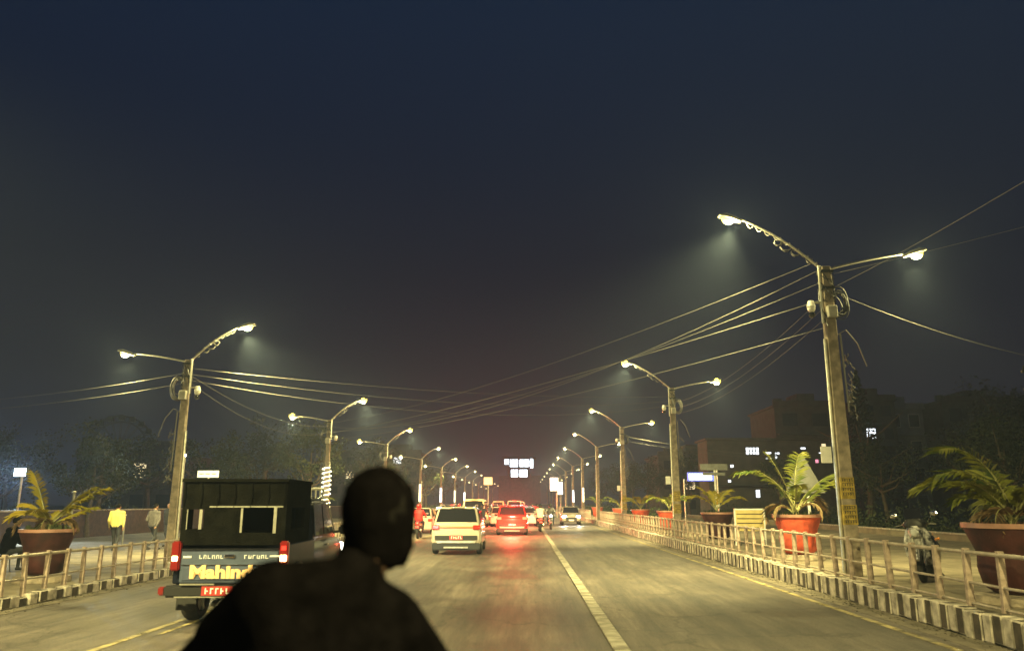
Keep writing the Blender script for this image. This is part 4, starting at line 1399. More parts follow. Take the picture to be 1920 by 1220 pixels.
for x0, n_ in ((-.44, 6), (.22, 6)):
    for k in range(n_):
        x = x0 + k * .062
        b.box((x, -.046, .975), (.012, .01, .055)); b.box((x + .016, -.046, .975 + q.choice((-.02, .022))), (.036, .01, .012))
        if q.random() > .4: b.box((x + .032, -.046, .972), (.011, .01, .05))
b.box((-.62, -.046, .975), (.12, .01, .03))
b.box((.66, -.046, .985), (.14, .01, .022))
b.build('small_lettering', mat('pale_lettering', (0.55, 0.56, 0.6), 0.4), tg)
for s in (-1, 1):
    tl = MB().box((s * (w - .045), -.02, .99), (.13, .10, .42)).build('tail_lamp', mat('tail_lamp_dim_lit', (0.13, 0.005, 0.004), 0.3, emit=(1, .03, .02), es=.06, coat=.6), pk, bevel=.02)
    MB().box((s * (w - .045), -.075, .955), (.085 if s < 0 else .10, .02, .075 if s < 0 else .095)).build('lit_bulb', M_BULB, tl, bevel=.01, seg=1)
    MB().box((s * (w - .045), -.073, 1.10), (.07, .015, .06)).build('reflector', M_RED_ON, tl) if s > 0 else None
    point('tail_glow', tl, (s * (w - .02), -.16, .96), 5, (1, .16, .08), .04).data.energy = 0.06
bp_ = MB().box((0, -.10, .50), (w * 2.1, .16, .17)).build('rear_bumper', M_BLACK, pk, bevel=.03)
b = MB(); b.box((0, -.185, .425), (w * 1.7, .015, .018)); b.box((-.40, -.185, .60), (.5, .015, .02)); b.build('bumper_trim', M_GALV, bp_)
pl = MB().box((-.10, -.20, .51), (.44, .02, .13)).build('number_plate', M_PLATE, pk)
b = MB()
for k in range(5):
    x = -.26 + k * .075
    b.box((x, -.214, .51), (.016, .006, .08)); b.box((x + .018, -.214, .51 + q.choice((-.03, 0, .033))), (.036, .006, .016))
b.build('plate_mark', M_PLATET, pl)
for s in (-1, 1):
    MB().box((s * .93, -.07, .50), (.10, .12, .12)).build('bumper_end_lamp', MATS['tail_lamp_dim_lit'], bp_, bevel=.02)
# canopy: four walls with window openings, roof
cz0, cz1, cl = 1.14, 2.07, 1.62
b = MB()
def wallx(y, holes, x0, x1, th=.05):
    xs = sorted({x0, x1, *[h[0] for h in holes], *[h[1] for h in holes]})
    for a, c_ in zip(xs[:-1], xs[1:]):
        hh = [h for h in holes if h[0] <= a and h[1] >= c_]
        if hh:
            h = hh[0]
            b.box(((a + c_) / 2, y, (cz0 + h[2]) / 2), (c_ - a, th, h[2] - cz0))
            b.box(((a + c_) / 2, y, (h[3] + cz1) / 2), (c_ - a, th, cz1 - h[3]))
        else:
            b.box(((a + c_) / 2, y, (cz0 + cz1) / 2), (c_ - a, th, cz1 - cz0))
wallx(.03, [(-.70, -.45, 1.37, 1.66), (.12, .62, 1.32, 1.68)], -.78, .78)
wallx(cl, [(-.55, .55, 1.32, 1.75)], -.78, .78)
for s in (-1, 1):
    for (ya, yb2, za, zb2) in ((.055, cl - .025, cz0, 1.36), (.055, cl - .025, 1.68, cz1), (.055, .35, 1.36, 1.68), (1.25, cl - .025, 1.36, 1.68)):
        b.box((s * .755, (ya + yb2) / 2, (za + zb2) / 2), (.05, yb2 - ya, zb2 - za))
b.box((0, cl / 2 + .01, cz1 + .02), (1.60, cl + .10, .045))
cn = b.build('canopy', CANV, pk)
b = MB()
b.box((.18, -.004, 1.70), (1.10, .018, .02))
b.box((.12, -.004, 1.50), (.03, .018, .36)); b.box((.62, -.004, 1.50), (.045, .018, .38))
b.box((-.49, -.004, 1.515), (.045, .018, .29)); b.box((-.69, -.004, 1.515), (.012, .018, .29))
b.build('window_frame', M_GALV, cn)
b = MB()
for k in range(7):
    b.tube([(-.76 + k * .25, -.012, cz1 - .02), (-.75 + k * .25, -.02, cz1 - .2), (-.76 + k * .25, -.008, cz1 - .38)], .008, 4)
b.build('canvas_fold', CANV, cn)
# cab
b = MB()
b.loft([csec(1.92, w, .42, 1.16), csec(2.6, w + .02, .40, 1.17), csec(3.6, w + .02, .40, 1.17), csec(3.95, w, .42, 1.15), csec(4.6, w * .98, .44, 1.08), csec(4.9, w * .93, .48, 1.0), csec(5.0, w * .85, .55, .90)])
b.loft([cab_pts(1.90, w * .95, w * .84, 1.10, 1.80), cab_pts(2.1, w * .95, w * .85, 1.10, 1.86), cab_pts(3.2, w * .95, w * .85, 1.10, 1.86), cab_pts(3.45, w * .95, w * .84, 1.10, 1.80), cab_pts(4.02, w * .93, w * .9, 1.08, 1.15)])
b.build('cab', DKP, pk, smooth=True, angle=32)
for s in (-1, 1):
    b = MB()
    for ya, yb2 in ((2.02, 2.68), (2.78, 3.5)):
        P_ = [(s * w * .965, ya, 1.20), (s * w * .965, yb2 + (.12 if yb2 > 3 else 0), 1.20), (s * w * .885, yb2 - (.12 if yb2 > 3 else 0), 1.74), (s * w * .885, ya, 1.74)]
        b.loft([P_, [(x + s * .014, y, z) for x, y, z in P_]])
    b.build('side_window', M_GLASS, pk)
    b = MB()
    b.tube([(s * w * .98, 1.98, 1.18), (s * w * .90, 1.99, 1.76), (s * w * .90, 3.3, 1.78), (s * w * .98, 3.75, 1.2)], .012, 5)
    b.build('window_trim', M_CHROME, pk)
    MB().box((s * (w + .03), 2.85, 1.02), (.03, .14, .03)).build('door_handle', M_CHROME, pk, bevel=.008, seg=1)
    m_ = MB().box((s * (w + .17), 3.72, 1.25), (.20, .12, .17)).build('mirror', M_BLACK, pk, bevel=.035)
    MB().cyl((s * w * .95, 3.75, 1.20), (s * (w + .12), 3.72, 1.22), .025, n=8).build('mirror_arm', M_BLACK, m_)
    for y in (.72, 4.15):
        wheel('wheel', pk, (s * (w - .13), y, .37), .37, .24, M_GALV)
    MB().box((s * (w - .15), .27, .34), (.30, .02, .30)).build('mud_flap', M_RUB, pk)
    b = MB()
    b.tube([(s * (w + .01), .72 + .44 * math.cos(a), .40 + .44 * math.sin(a)) for a in [k * PI / 10 for k in range(11)]], .03, 6)
    b.build('wheel_arch', M_BLACK, pk)
MB().box((0, 5.0, .62), (1.2, .08, .28)).build('grille', M_BLACK, pk, bevel=.02)
for s in (-1, 1):
    hl = MB().box((s * .62, 4.96, .86), (.34, .14, .18)).build('headlamp', M_HEAD, pk, bevel=.02)
    spot('headlamp_beam', hl, (s * .62, 5.08, .84), (0, 1, -.12), 160, (1, .95, .8), 80, 1, .05)
P_ = [(-.62, 3.5, 1.74), (.62, 3.5, 1.74), (.70, 3.95, 1.2), (-.70, 3.95, 1.2)]
MB().loft([[(x, y + .03, z + .02) for x, y, z in P_], [(x, y + .045, z + .035) for x, y, z in P_]]).build('windscreen', M_GLASS, pk)
b = MB()   # roll bar and roof carrier in front of the canopy
for s in (-1, 1):
    b.tube([(s * .70, 1.74, 1.12), (s * .70, 1.74, 1.95), (s * .62, 1.76, 2.03)], .028, 7)
    b.tube([(s * .66, 1.9, 1.98), (s * .70, 2.3, 2.02), (s * .70, 3.1, 2.02), (s * .64, 3.3, 1.88)], .020, 6)
b.tube([(-.62, 1.76, 2.03), (.62, 1.76, 2.03)], .028, 7)
for y in (2.1, 2.5, 2.9):
    b.cyl((-.70, y, 2.0), (.70, y, 2.0), .016, n=6)
    for s in (-1, 1):
        b.cyl((s * .68, y, 1.84), (s * .68, y, 2.0), .014, n=6)
b.build('roof_carrier', M_GALV, pk)
b = MB(); b.cyl((-.50, 1.78, 1.90), (-.50, 1.84, 1.90), .06, n=12); b.cyl((.50, 1.78, 1.90), (.50, 1.84, 1.90), .06, n=12); b.build('work_lamp', M_LAMPCLR, pk)
b = MB()   # chassis, axle and silencer under the bed
for s in (-1, 1):
    b.box((s * .42, 2.3, .50), (.09, 4.4, .12))
b.cyl((-.62, .72, .37), (.62, .72, .37), .05, n=10)
b.ball((0, .72, .37), (.15, .14, .15), 12)
b.build('chassis', M_DKM, pk)
MB().tube([(-.26, 1.4, .36), (-.26, .4, .34), (-.22, .05, .30), (-.20, -.06, .26)], .032, 8).build('tailpipe', M_GALV, pk, smooth=True)
MB().box((0, 3.0, 1.0), (1.3, .5, .3)).build('dashboard', M_BLACK, pk)


# ================================================================== MOTORCYCLES
def motorcycle(label, loc, rz, body, mirrors=True, tail=True, head=False, group=None, glow=0, cat='motorcycle', lean=0):
    t = thing('motorcycle', label, cat, loc, rz, group)
    t.rotation_euler = (0, R(lean), rz)
    wheel('front_wheel', t, (0, 1.30, .30), .30, .11, M_DKM, moto=True)
    wheel('rear_wheel', t, (0, 0, .30), .30, .13, M_DKM, moto=True)
    b = MB()
    b.tube([(0, .25, .62), (0, .6, .70), (0, 1.0, .86), (0, 1.05, .80)], .03, 6)
    for s in (-1, 1):
        b.tube([(s * .07, 0, .30), (s * .08, .45, .38)], .022, 6)
        b.tube([(s * .07, -.35, .76), (s * .08, .3, .68), (s * .06, .5, .40)], .016, 6)
        b.tube([(s * .10, .02, .34), (s * .11, .12, .68)], .03, 8)
    b.build('frame', M_DKM, t)
    MB().loft([[(x * k * wx, y, .50 + z * k2) for x, z in ((-1, -.6), (1, -.6), (1.1, .2), (.7, .9), (-.7, .9), (-1.1, .2))] for y, k, wx, k2 in ((.32, .8, .12, .15), (.5, 1, .14, .2), (.8, .9, .13, .18))]).build('engine', M_DKM, t, bevel=.015, seg=1)
    MB().loft([[(-wx, y, z0_), (wx, y, z0_), (wx * 1.15, y, (z0_ + z1_) / 2), (wx * .6, y, z1_), (-wx * .6, y, z1_), (-wx * 1.15, y, (z0_ + z1_) / 2)] for y, wx, z0_, z1_ in ((.38, .08, .70, .82), (.55, .14, .68, .92), (.8, .15, .68, .98), (.98, .10, .74, .94))]).build('fuel_tank', body, t, smooth=True, angle=50)
    MB().loft([[(-wx, y, z0_), (wx, y, z0_), (wx, y, z1_ - .02), (wx * .7, y, z1_), (-wx * .7, y, z1_), (-wx, y, z1_ - .02)] for y, wx, z0_, z1_ in ((-.42, .07, .80, .88), (-.2, .12, .76, .87), (.15, .13, .72, .82), (.42, .09, .72, .82))]).build('seat', M_BLACK, t, smooth=True, angle=50)
    tc_ = MB().loft([[(-wx, y, z0_), (wx, y, z0_), (wx * .9, y, z1_), (-wx * .9, y, z1_)] for y, wx, z0_, z1_ in ((-.50, .05, .76, .84), (-.3, .10, .66, .80), (.1, .13, .58, .74), (.32, .10, .60, .72))]).build('tail_cowl', body, t, smooth=True, angle=50)
    tl = MB().box((0, -.52, .78), (.13, .04, .06)).build('tail_lamp', M_RED_HOT if tail else M_RED_OFF, t, bevel=.012, seg=1)
    b = MB(); b.box((0, -.50, .62), (.10, .02, .26)); b.tube([(0, .36 * math.cos(a), .30 + .36 * math.sin(a)) for a in [R(60 + 12 * k) for k in range(9)]], .04, 6); b.build('rear_mudguard', M_BLACK, t)
    pl = MB().box((0, -.53, .60), (.20, .015, .14)).build('number_plate', M_PLATE, t)
    b = MB()
    for k in range(4):
        b.box((-.07 + k * .045, -.541, .60), (.012, .006, .07))
    b.build('plate_mark', M_PLATET, pl)
    b = MB()
    for s in (-1, 1):
        b.cyl((s * .085, 1.30, .30), (s * .085, 1.02, 1.02), .024, n=8)
    b.box((0, 1.03, .98), (.24, .06, .04))
    b.build('fork', M_GALV, t)
    MB().tube([(0, 1.30 + .34 * math.cos(a), .30 + .34 * math.sin(a)) for a in [R(20 + 12 * k) for k in range(11)]], [.05] * 11, 6).build('front_mudguard', body, t)
    b = MB()
    b.tube([(-.36, .84, 1.03), (-.26, .88, 1.05), (-.10, 1.0, 1.04), (.10, 1.0, 1.04), (.26, .88, 1.05), (.36, .84, 1.03)], .014, 6)
    hb_ = b.build('handlebar', M_DKM, t)
    for s in (-1, 1):
        MB().tube([(s * .36, .84, 1.03), (s * .25, .885, 1.05)], .019, 7).build('grip', M_RUB, hb_)
        b = MB(); b.tube([(s * .36, .90, 1.035), (s * .22, .96, 1.05)], .006, 4); b.build('brake_lever', M_GALV, hb_)
        b = MB().ball((s * .20, -.44, .72), (.03, .03, .03), 8); b.cyl((0, -.44, .74), (s * .20, -.44, .72), .008, n=5); b.build('indicator', mat('amber_lens', (0.6, 0.2, 0.03), .2), t)
        b = MB().cyl((s * .08, .45, .32), (s * .26, .45, .32), .014, n=6); b.build('foot_peg', M_RUB, t)
    if mirrors:
        for s in (-1, 1):
            m_ = MB().ball((s * .36, .92, 1.24), (.075, .02, .05), 12).build('mirror', M_CHROME, t)
            MB().tube([(s * .22, .92, 1.06), (s * .27, .92, 1.16), (s * .34, .92, 1.23)], .007, 5).build('mirror_stalk', M_BLACK, m_)
    cw = MB().loft([[(-wx, y, z0_), (wx, y, z0_), (wx * 1.1, y, (z0_ + z1_) / 2), (wx * .55, y, z1_), (-wx * .55, y, z1_), (-wx * 1.1, y, (z0_ + z1_) / 2)] for y, wx, z0_, z1_ in ((1.02, .11, .82, 1.10), (1.12, .12, .80, 1.08), (1.20, .07, .84, .98))]).build('headlamp_cowl', body, t, smooth=True, angle=50)
    MB().ball((0, 1.20, .90), (.075, .03, .06), 12).build('headlamp', M_HEAD if head else M_LAMPCLR, cw)
    MB().tube([(.12, .5, .36), (.15, .2, .32), (.16, -.1, .38), (.17, -.38, .46)], [.02, .03, .045, .045], 9).build('exhaust', M_GALV, t, smooth=True)
    if not head and not tail:
        MB().tube([(-.10, .35, .3), (-.26, .33, .02)], .012, 6).build('kick_stand', M_DKM, t)
    if glow:
        point('tail_glow', tl, (0, -.75, .80), glow, (1, .06, .03), .06)
    return t


# ================================================================== PEOPLE
def remesh(objs_bm, voxel, iters=6):
    me = bpy.data.meshes.new('tmp')
    objs_bm.to_mesh(me)
    objs_bm.free()
    o = bpy.data.objects.new('tmp', me)
    COL.objects.link(o)
    m = o.modifiers.new('r', 'REMESH'); m.mode = 'VOXEL'; m.voxel_size = voxel
    s = o.modifiers.new('s', 'SMOOTH'); s.factor = .5; s.iterations = iters
    bpy.context.view_layer.update()
    r = bpy.data.meshes.new_from_object(o.evaluated_get(bpy.context.evaluated_depsgraph_get()))
    bpy.data.objects.remove(o)
    return r


def person(label, loc, rz, J, mats, group=None, voxel=.018, near=False, headrot=0.0, helmet=None, hair=True):
    """J: joints; mats: skin, top, bottom, shoe materials; body is one continuous surface."""
    t = thing('person', label, 'person', loc, rz, group)
    b = MB()
    segs = []

    def cap(p0, p1, r0, r1, mi):
        p0 = Vector(p0); p1 = Vector(p1)
        b.cyl(p0, p1, r0, r1, 14)
        b.ball(p0, r0, 12); b.ball(p1, r1, 12)
        segs.append((p0, p1, (r0 + r1) / 2, mi))
    ps, ch, nk, hd = [Vector(J[k]) for k in ('pelvis', 'chest', 'neck', 'head')]
    sl, sr = Vector(J['sl']), Vector(J['sr'])
    hl_, hr_ = Vector(J['hl']), Vector(J['hr'])
    # torso from four overlapping capsules
    wv = (sr - sl) * .5
    for f in (-.5, 0, .5):
        cap(ps + (hr_ - hl_) * f * .8, ch + wv * f * 1.1, .125, .13, 1)
    cap(sl + Vector((0, 0, -.02)), sr + Vector((0, 0, -.02)), .085, .085, 1)
    cap(ch, nk, .12, .075, 1)
    cap(hl_, hr_, .12, .12, 2)
    if near:   # collar, trapezius and upper back
        cap(nk + Vector((0, 0, -.01)), sl + Vector((0, 0, .0)), .078, .080, 1)
        cap(nk - Vector((0, 0, .03)), sr, .075, .078, 1)
        cap(ch, sl, .12, .085, 1)
        cap(ch, (sr + ch) / 2 + Vector((.02, 0, 0)), .12, .11, 1)
        cap(sl, (sl + Vector(J['el'])) / 2, .09, .082, 1)
        cap(nk, hd - Vector((.03, .02, .05)), .060, .058, 1)
    cap(nk, hd - Vector((0, 0, .03)), .058, .058, 0)
    # head: skull, jaw, nose, ears
    Rz = Matrix.Rotation(headrot, 3, 'Z')
    b.ball(hd + Vector((0, 0, .035)), (.078, .096, .098), 18, Rz)
    b.ball(hd + Rz @ Vector((0, .028, -.04)), (.060, .066, .075), 16, Rz)
    b.ball(hd + Rz @ Vector((0, .055, -.083)), (.030, .028, .026), 12, Rz)
    b.ball(hd + Rz @ Vector((0, .098, -.008)), (.014, .022, .022), 10, Rz)
    b.cyl(hd + Rz @ Vector((0, .082, .03)), hd + Rz @ Vector((0, .105, -.01)), .009, .015, 8)
    for s in (() if near else (-1, 1)):
        b.ball(hd + Rz @ Vector((s * .080, -.005, -.002)), (.012, .022, .034), 10, Rz)
    segs.append((hd + Vector((0, 0, .06)), hd - Vector((0, 0, .06)), .085, 0))
    for s, S, H in (('l', sl, hl_), ('r', sr, hr_)):
        e = Vector(J['e' + s]); w_ = Vector(J['w' + s]); k = Vector(J['k' + s]); a = Vector(J['a' + s])
        cap(S, e, .066 if not near else .078, .048 if not near else .056, 1)
        cap(e, w_, .046 if not near else .055, .030, 1 if J.get('sleeve', 1) else 0)
        # hand: palm, four fingers of different length, thumb from the side
        hdv = (w_ - e).normalized()
        grip = J.get('grip', 0)
        side = -1 if s == 'l' else 1
        across = Vector((-side, 0, 0)) if not grip else Vector((side, 0, 0))
        across = (across - hdv * across.dot(hdv)).normalized()
        nrm = hdv.cross(across).normalized()
        if nrm.z > 0: nrm = -nrm
        palm = w_ + hdv * .045
        cap(w_, w_ + hdv * .07, .026, .030, 0)
        for fi, (off, ln) in enumerate(((-.027, .062), (-.009, .072), (.009, .068), (.027, .054))):
            f0 = w_ + hdv * .078 + across * off
            cv = .9 if grip else .28
            f1 = f0 + (hdv * math.cos(cv) + nrm * math.sin(cv)) * ln * .5
            f2 = f1 + (hdv * math.cos(cv * 2.2) + nrm * math.sin(cv * 2.2)) * ln * .5
            cap(f0, f1, .0105, .0095, 0); cap(f1, f2, .0095, .008, 0)
        th0 = w_ + hdv * .03 - across * .030
        cap(th0, th0 + (hdv * .5 - across * .6 + nrm * .5).normalized() * .045, .013, .010, 0)
        # legs and shoes
        cap(H, k, .088, .058, 2)
        cap(k, a, .056, .040, 2)
        fw = Vector(J.get('f' + s, (0, 1, 0))).normalized()
        cap(a + Vector((0, 0, -.045)) - fw * .03, a + fw * .15 + Vector((0, 0, -.06)), .038, .032, 3)
    me = remesh(b.bm, voxel)
    for m_ in mats[:4]:
        me.materials.append(m_)
    for p in me.polygons:
        c_ = p.center
        best, bi = 1e9, 0
        for p0, p1, r, mi in segs:
            d_ = p1 - p0
            u = max(0, min(1, (c_ - p0).dot(d_) / max(d_.length_squared, 1e-9)))
            dd = (c_ - (p0 + d_ * u)).length - r
            if dd < best:
                best, bi = dd, mi
        p.material_index = bi
        p.use_smooth = True
    o = bpy.data.objects.new('body', me)
    COL.objects.link(o)
    o.parent = t
    if hair and not helmet:
        hb = MB()
        bmesh.ops.create_uvsphere(hb.bm, u_segments=22, v_segments=16, radius=1)
        q = random.Random(3)
        for v in list(hb.bm.verts):
            x, y, z = v.co
            front = y > .25 and z < .42
            low = z < -.42
            ear = abs(x) > .75 and -.5 < z < -.02 and y > -.25
            k = 1.0
            if front or low or ear: k = .80
            v.co = hd + Vector((0, 0, .035)) + Rz @ Vector((x * .086 * k, (y * .104 - .004) * k, z * .108 * k)) + Vector((q.uniform(-1, 1), q.uniform(-1, 1), q.uniform(-1, 1))) * .0022
        hb.build('hair', M_HAIR, t, smooth=True, angle=80)
    if helmet:
        hb = MB()
        hb.ball(hd + Vector((0, 0, .03)), (.125, .145, .135), 20, Rz)
        hb.loft([[hd + Rz @ Vector((x * k, -.02 + y, z)) for x, z in ((-.11, -.10), (.11, -.10), (.12, 0), (-.12, 0))] for y, k in ((-.09, .8), (.02, 1.0), (.12, .7))])
        h_ = hb.build('helmet', helmet, t, smooth=True, angle=60)
        hb = MB().ball(hd + Rz @ Vector((0, .035, .015)), (.108, .118, .062), 16, Rz)
        hb.build('visor', M_GLASS, h_, smooth=True)
    if near:
        # hood added to keep the head dark, open at the eyes
        hb = MB()
        secs = []
        for z, rx, ry, oy in ((-.100, .050, .068, .012), (-.085, .062, .090, .010), (-.05, .074, .102, .008), (0.0, .082, .107, 0), (.05, .084, .107, -.004), (.09, .078, .099, -.004), (.122, .058, .076, -.004), (.140, .030, .040, -.004), (.145, .006, .008, -.004)):
            secs.append([hd + Rz @ Vector((rx * math.cos(a), oy + ry * math.sin(a), z)) + Vector((0, 0, 0)) for a in [2 * PI * k / 28 for k in range(28)]])
        qh = random.Random(5)
        secs = [[p + Vector((qh.uniform(-1, 1), qh.uniform(-1, 1), qh.uniform(-1, 1))) * .0035 for p in sc_] for sc_ in secs]
        hb.loft(secs)
        hb.build('added_dark_hood', mats[1], t, smooth=True, angle=80)
        MB().ball(hd + Rz @ Vector((0, .092, .012)), (.038, .022, .015), 14, Rz).build('eye_opening', mats[0], t, smooth=True)
        for s in (-1, 1):
            MB().ball(hd + Rz @ Vector((s * .030, .108, .013)), (.012, .010, .008), 10, Rz).build('eye', M_LAMPCLR, t, smooth=True)
    return t


def walkJ(st=.22, h=1.0, arm=.15):
    return dict(pelvis=(0, 0, .95 * h), chest=(0, .01, 1.28 * h), neck=(0, 0, 1.46 * h), head=(0, .02, 1.60 * h), sl=(-.18, 0, 1.42 * h), sr=(.18, 0, 1.42 * h),
                hl=(-.09, 0, .93 * h), hr=(.09, 0, .93 * h), el=(-.24, -arm * .4, 1.13 * h), wl=(-.25, arm * .7, .90 * h), er=(.24, arm * .2 - .05, 1.13 * h), wr=(.25, -arm * .6, .90 * h),
                kl=(-.09, st * .5 + .05, .50 * h), al=(-.09, st, .09), kr=(.09, -st * .1 + .04, .50 * h), ar=(.09, -st, .12))


def rideJ(lean=.12, head_up=0):
    return dict(pelvis=(0, .05, .93), chest=(0, .05 + lean, 1.24), neck=(0, .05 + lean * 1.5, 1.42), head=(0, .08 + lean * 1.6, 1.56), sl=(-.19, .04 + lean * 1.35, 1.37), sr=(.19, .04 + lean * 1.35, 1.37),
                hl=(-.10, .07, .90), hr=(.10, .07, .90), el=(-.33, .42, 1.13), wl=(-.31, .76, 1.07), er=(.33, .42, 1.13), wr=(.31, .76, 1.07),
                kl=(-.22, .55, .80), al=(-.20, .42, .39), kr=(.22, .55, .80), ar=(.20, .42, .39), grip=1)


C_BLACK = mat('black_jacket_cloth', (0.0035, 0.003, 0.0034), 1.0, spec=0.0, nscale=20, namt=.4, bump=.5)
C_DARK = mat('dark_trouser_cloth', (0.03, 0.032, 0.04), 0.85, nscale=20, namt=.3)
C_YEL = mat('yellow_shirt_cloth', (0.62, 0.52, 0.16), 0.8, nscale=14, namt=.15)
C_WHT = mat('off_white_shirt_cloth', (0.75, 0.70, 0.60), 0.8, nscale=14, namt=.15)
C_GRY = mat('grey_shirt_cloth', (0.11, 0.10, 0.10), 0.85, nscale=14, namt=.2)
C_RED = mat('red_jacket_cloth', (0.55, 0.02, 0.02), 0.8, nscale=14, namt=.2)
C_JEAN = mat('blue_jeans_cloth', (0.05, 0.07, 0.12), 0.85, nscale=14, namt=.3)
S_BLK = mat('dark_shoe', (0.02, 0.018, 0.016), .6)
H_BLK = mat('black_helmet', (0.02, 0.02, 0.022), .25, coat=.6)
H_RED = mat('red_helmet', (0.5, 0.02, 0.02), .25, coat=.6)

person('pedestrian in a bright yellow shirt and dark trousers walking on the left pavement', (-13.95, 27.0, PZL), R(10), walkJ(.2, .90), (M_SKIN, C_YEL, C_DARK, S_BLK), 'pedestrians on the left pavement')
person('pedestrian in a grey shirt walking mid-stride just left of the left lamp pole', (-12.95, 27.6, PZL), R(-20), walkJ(.30, .90, .25), (M_SKIN, C_GRY, C_DARK, S_BLK), 'pedestrians on the left pavement')
person('shaded pedestrian in dark clothes left of the grey-shirted one', (-13.6, 30.2, PZL), R(160), walkJ(.15, .93), (M_SKIN, C_DARK, C_DARK, S_BLK), 'pedestrians on the left pavement')
J = walkJ(.1, .95)
J.update(pelvis=(0, 0, .50), chest=(0, .10, .82), neck=(0, .14, 1.0), head=(0, .18, 1.13), sl=(-.19, .12, .96), sr=(.19, .12, .96), hl=(-.1, .02, .48), hr=(.1, .02, .48), kl=(-.15, .42, .50), kr=(.15, .42, .50),
         al=(-.15, .40, .09), ar=(.15, .40, .09), el=(-.24, .2, .70), er=(.24, .2, .70), wl=(-.14, .42, .62), wr=(.14, .42, .62))
person('person in black seated on a low stool near the left frame edge', (-12.35, 18.9, PZL), R(-30), J, (M_SKIN, C_BLACK, C_DARK, S_BLK), 'pedestrians on the left pavement')
t = thing('stool', 'low round stool under the person in black at the left', 'stool', (-12.35, 18.9, PZL), R(-30))
MB().cyl((0, 0, .34), (0, 0, .38), .17, n=16).build('seat', M_TERRAD, t)
for k in range(4):
    a = PI / 4 + k * PI / 2
    MB().cyl((.10 * math.cos(a), .10 * math.sin(a), .34), (.15 * math.cos(a), .15 * math.sin(a), 0), .014, n=6).build('leg', M_DKM, t)

# parked motorcycle on the right pavement, facing the viewer
WP = mat('white_and_black_fairing', (0.60, 0.58, 0.56), .35, coat=.3, nscale=13, col2=(0.012, 0.012, 0.013))
mc = motorcycle('parked black and white motor scooter facing the viewer by the biggest planter', (8.22, 16.5, PZR), R(147), WP, tail=False, lean=5)
MB().loft([[(-wx, y, z), (-wx * .6, y + .07, z), (wx * .6, y + .07, z), (wx, y, z), (wx * .6, y - .05, z), (-wx * .6, y - .05, z)] for z, wx, y in ((.30, .17, .98), (.48, .25, 1.0), (.72, .27, 1.0), (.92, .20, 1.02), (1.06, .12, 1.04))]).build('leg_shield', WP, mc, smooth=True, angle=45)
MB().loft([[(x * k, y, z) for x, z in ((-.20, 1.00), (.20, 1.00), (.24, 1.07), (.13, 1.16), (-.13, 1.16), (-.24, 1.07))] for y, k in ((.86, .8), (.98, 1.0), (1.10, .85), (1.16, .5))]).build('handlebar_cowl', M_BLACK, mc, smooth=True, angle=45)
MB().loft([[(-wx, y, .34), (wx, y, .34), (wx * 1.1, y, .60), (wx * .7, y, .80), (-wx * .7, y, .80), (-wx * 1.1, y, .60)] for y, wx in ((-.40, .12), (-.1, .22), (.30, .22), (.5, .16))]).build('side_panel', PAINTS['black'], mc, smooth=True, angle=45)
MB().box((0, .70, .33), (.34, .5, .05)).build('footboard', M_BLACK, mc, bevel=.01)
MB().loft([[(-.15, y, z), (.15, y, z), (.15, y + .01, z), (-.15, y + .01, z)] for y, z in ((1.08, 1.14), (1.0, 1.36))]).build('windshield', M_GLASS, mc)

# red-lit rider left of the white SUV
motorcycle('motorcycle with glowing tail lamp left of the white crossover', (-5.45, 40.5, 0), R(1), PAINTS['red'], glow=45)
person('rider in a red jacket and red helmet on the motorcycle left of the white crossover', (-5.45, 40.5, 0), R(1), rideJ(.05), (M_SKIN, C_RED, C_DARK, S_BLK), helmet=H_RED)
motorcycle('motorcycle just right of the glowing red car by the centre line', (0.95, 50.5, 0), R(2), PAINTS['black'], glow=14)
person('rider in off-white shirt on the motorcycle beside the glowing red car', (0.95, 50.5, 0), R(2), rideJ(.08), (M_SKIN, C_WHT, C_DARK, S_BLK), helmet=H_BLK)
motorcycle('oncoming motorcycle with bright headlamp just over the centre line', (1.75, 56, 0), R(180), PAINTS['grey'], head=True, tail=False)
person('rider in a grey shirt on the oncoming motorcycle', (1.75, 56, 0), R(180), rideJ(.08), (M_SKIN, C_GRY, C_JEAN, S_BLK), helmet=H_BLK)
motorcycle('small motorcycle threading between the cream van and white hatchback', (-2.85, 52.5, 0), R(0), PAINTS['silver'], glow=14)
person('rider in a dark jacket threading between the van and the hatchback', (-2.85, 52.5, 0), R(0), rideJ(.08), (M_SKIN, C_DARK, C_JEAN, S_BLK), helmet=H_BLK)
motorcycle('far motorcycle at the left of the queue beyond the grey off-roader', (-4.9, 70, 0), R(0), PAINTS['black'], glow=14)
person('rider in a red jacket far down the queue', (-4.9, 70, 0), R(0), rideJ(.08), (M_SKIN, C_RED, C_JEAN, S_BLK), helmet=H_BLK)

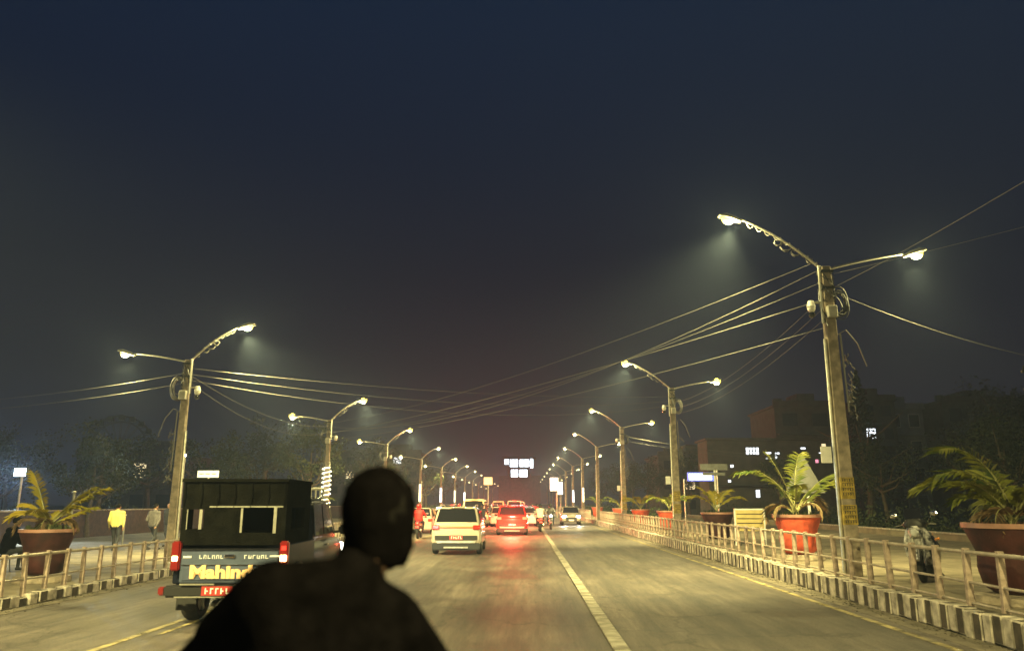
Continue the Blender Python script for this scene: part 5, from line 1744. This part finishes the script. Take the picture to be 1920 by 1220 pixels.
bb_ = [(-2.9, 64, 'black', C_DARK, 'dark-shirted rider between the cream van and the silver saloon', 'motorcycle carrying the dark-shirted rider beyond the cream van'),
       (1.0, 67, 'red', C_RED, 'red-jacketed rider hugging the centre line beyond the silver saloon', 'motorcycle of the red-jacketed rider hugging the centre line'),
       (-5.0, 60, 'silver', C_GRY, 'grey-shirted rider left of the cream van', 'silver motorcycle left of the cream van'),
       (-2.4, 80, 'red', C_WHT, 'off-white shirted rider deep in the queue', 'red motorcycle deep in the queue'),
       (0.7, 79, 'black', C_DARK, 'dark rider by the centre line deep in the queue', 'black motorcycle by the centre line deep in the queue'),
       (0.9, 95, 'red', C_RED, 'tiny red-jacketed rider far down by the centre line', 'tiny red motorcycle far down by the centre line')]
for x, y, pc, cl_, pl_, ml in bb_:
    motorcycle(ml, (x, y, 0), R(1), PAINTS[pc], glow=60)
    person(pl_, (x, y, 0), R(1), rideJ(.08), (M_SKIN, cl_, C_JEAN, S_BLK), voxel=.03, helmet=H_BLK if y > 62 else H_RED)

# near rider silhouetted in front of the viewer
NX, NY = -0.42, 1.72
motorcycle('dark motorcycle ridden by the silhouetted person in the foreground', (NX, NY, 0), 0, PAINTS['black'], mirrors=False, tail=False)
J = dict(pelvis=(-.04, .06, .93), chest=(-.06, .16, 1.31), neck=(.005, .20, 1.56), head=(.055, .26, 1.695), sl=(-.165, .15, 1.535), sr=(.095, .24, 1.475),
         hl=(-.15, .07, .90), hr=(.05, .07, .90), el=(-.43, .34, 1.33), wl=(-.33, .74, 1.08), er=(.27, .46, 1.20), wr=(.30, .76, 1.08),
         kl=(-.24, .55, .80), al=(-.20, .42, .39), kr=(.22, .55, .80), ar=(.20, .42, .39), grip=1)
person('near rider in black with a black hood added to darken the head, seen from behind as a dark silhouette', (NX, NY, 0), 0, J, (M_SKIND, C_BLACK, C_BLACK, S_BLK), voxel=.010, near=True, headrot=R(-22))

# ================================================================== HAZE
hm = bpy.data.materials.new('haze')
hm.use_nodes = True
hn = hm.node_tree
hn.nodes.clear()
ho = hn.nodes.new('ShaderNodeOutputMaterial')
hv = hn.nodes.new('ShaderNodeVolumePrincipled')
hv.inputs['Color'].default_value = (0.52, 0.68, 1.0, 1)
hv.inputs['Density'].default_value = HAZE
hv.inputs['Anisotropy'].default_value = 0.35
hn.links.new(hv.outputs[0], ho.inputs['Volume'])
hb = MB().box((0, 175, 9.1), (290, 420, 21.4))
hz = hb.build('haze', hm)
tag(hz, kind='stuff')
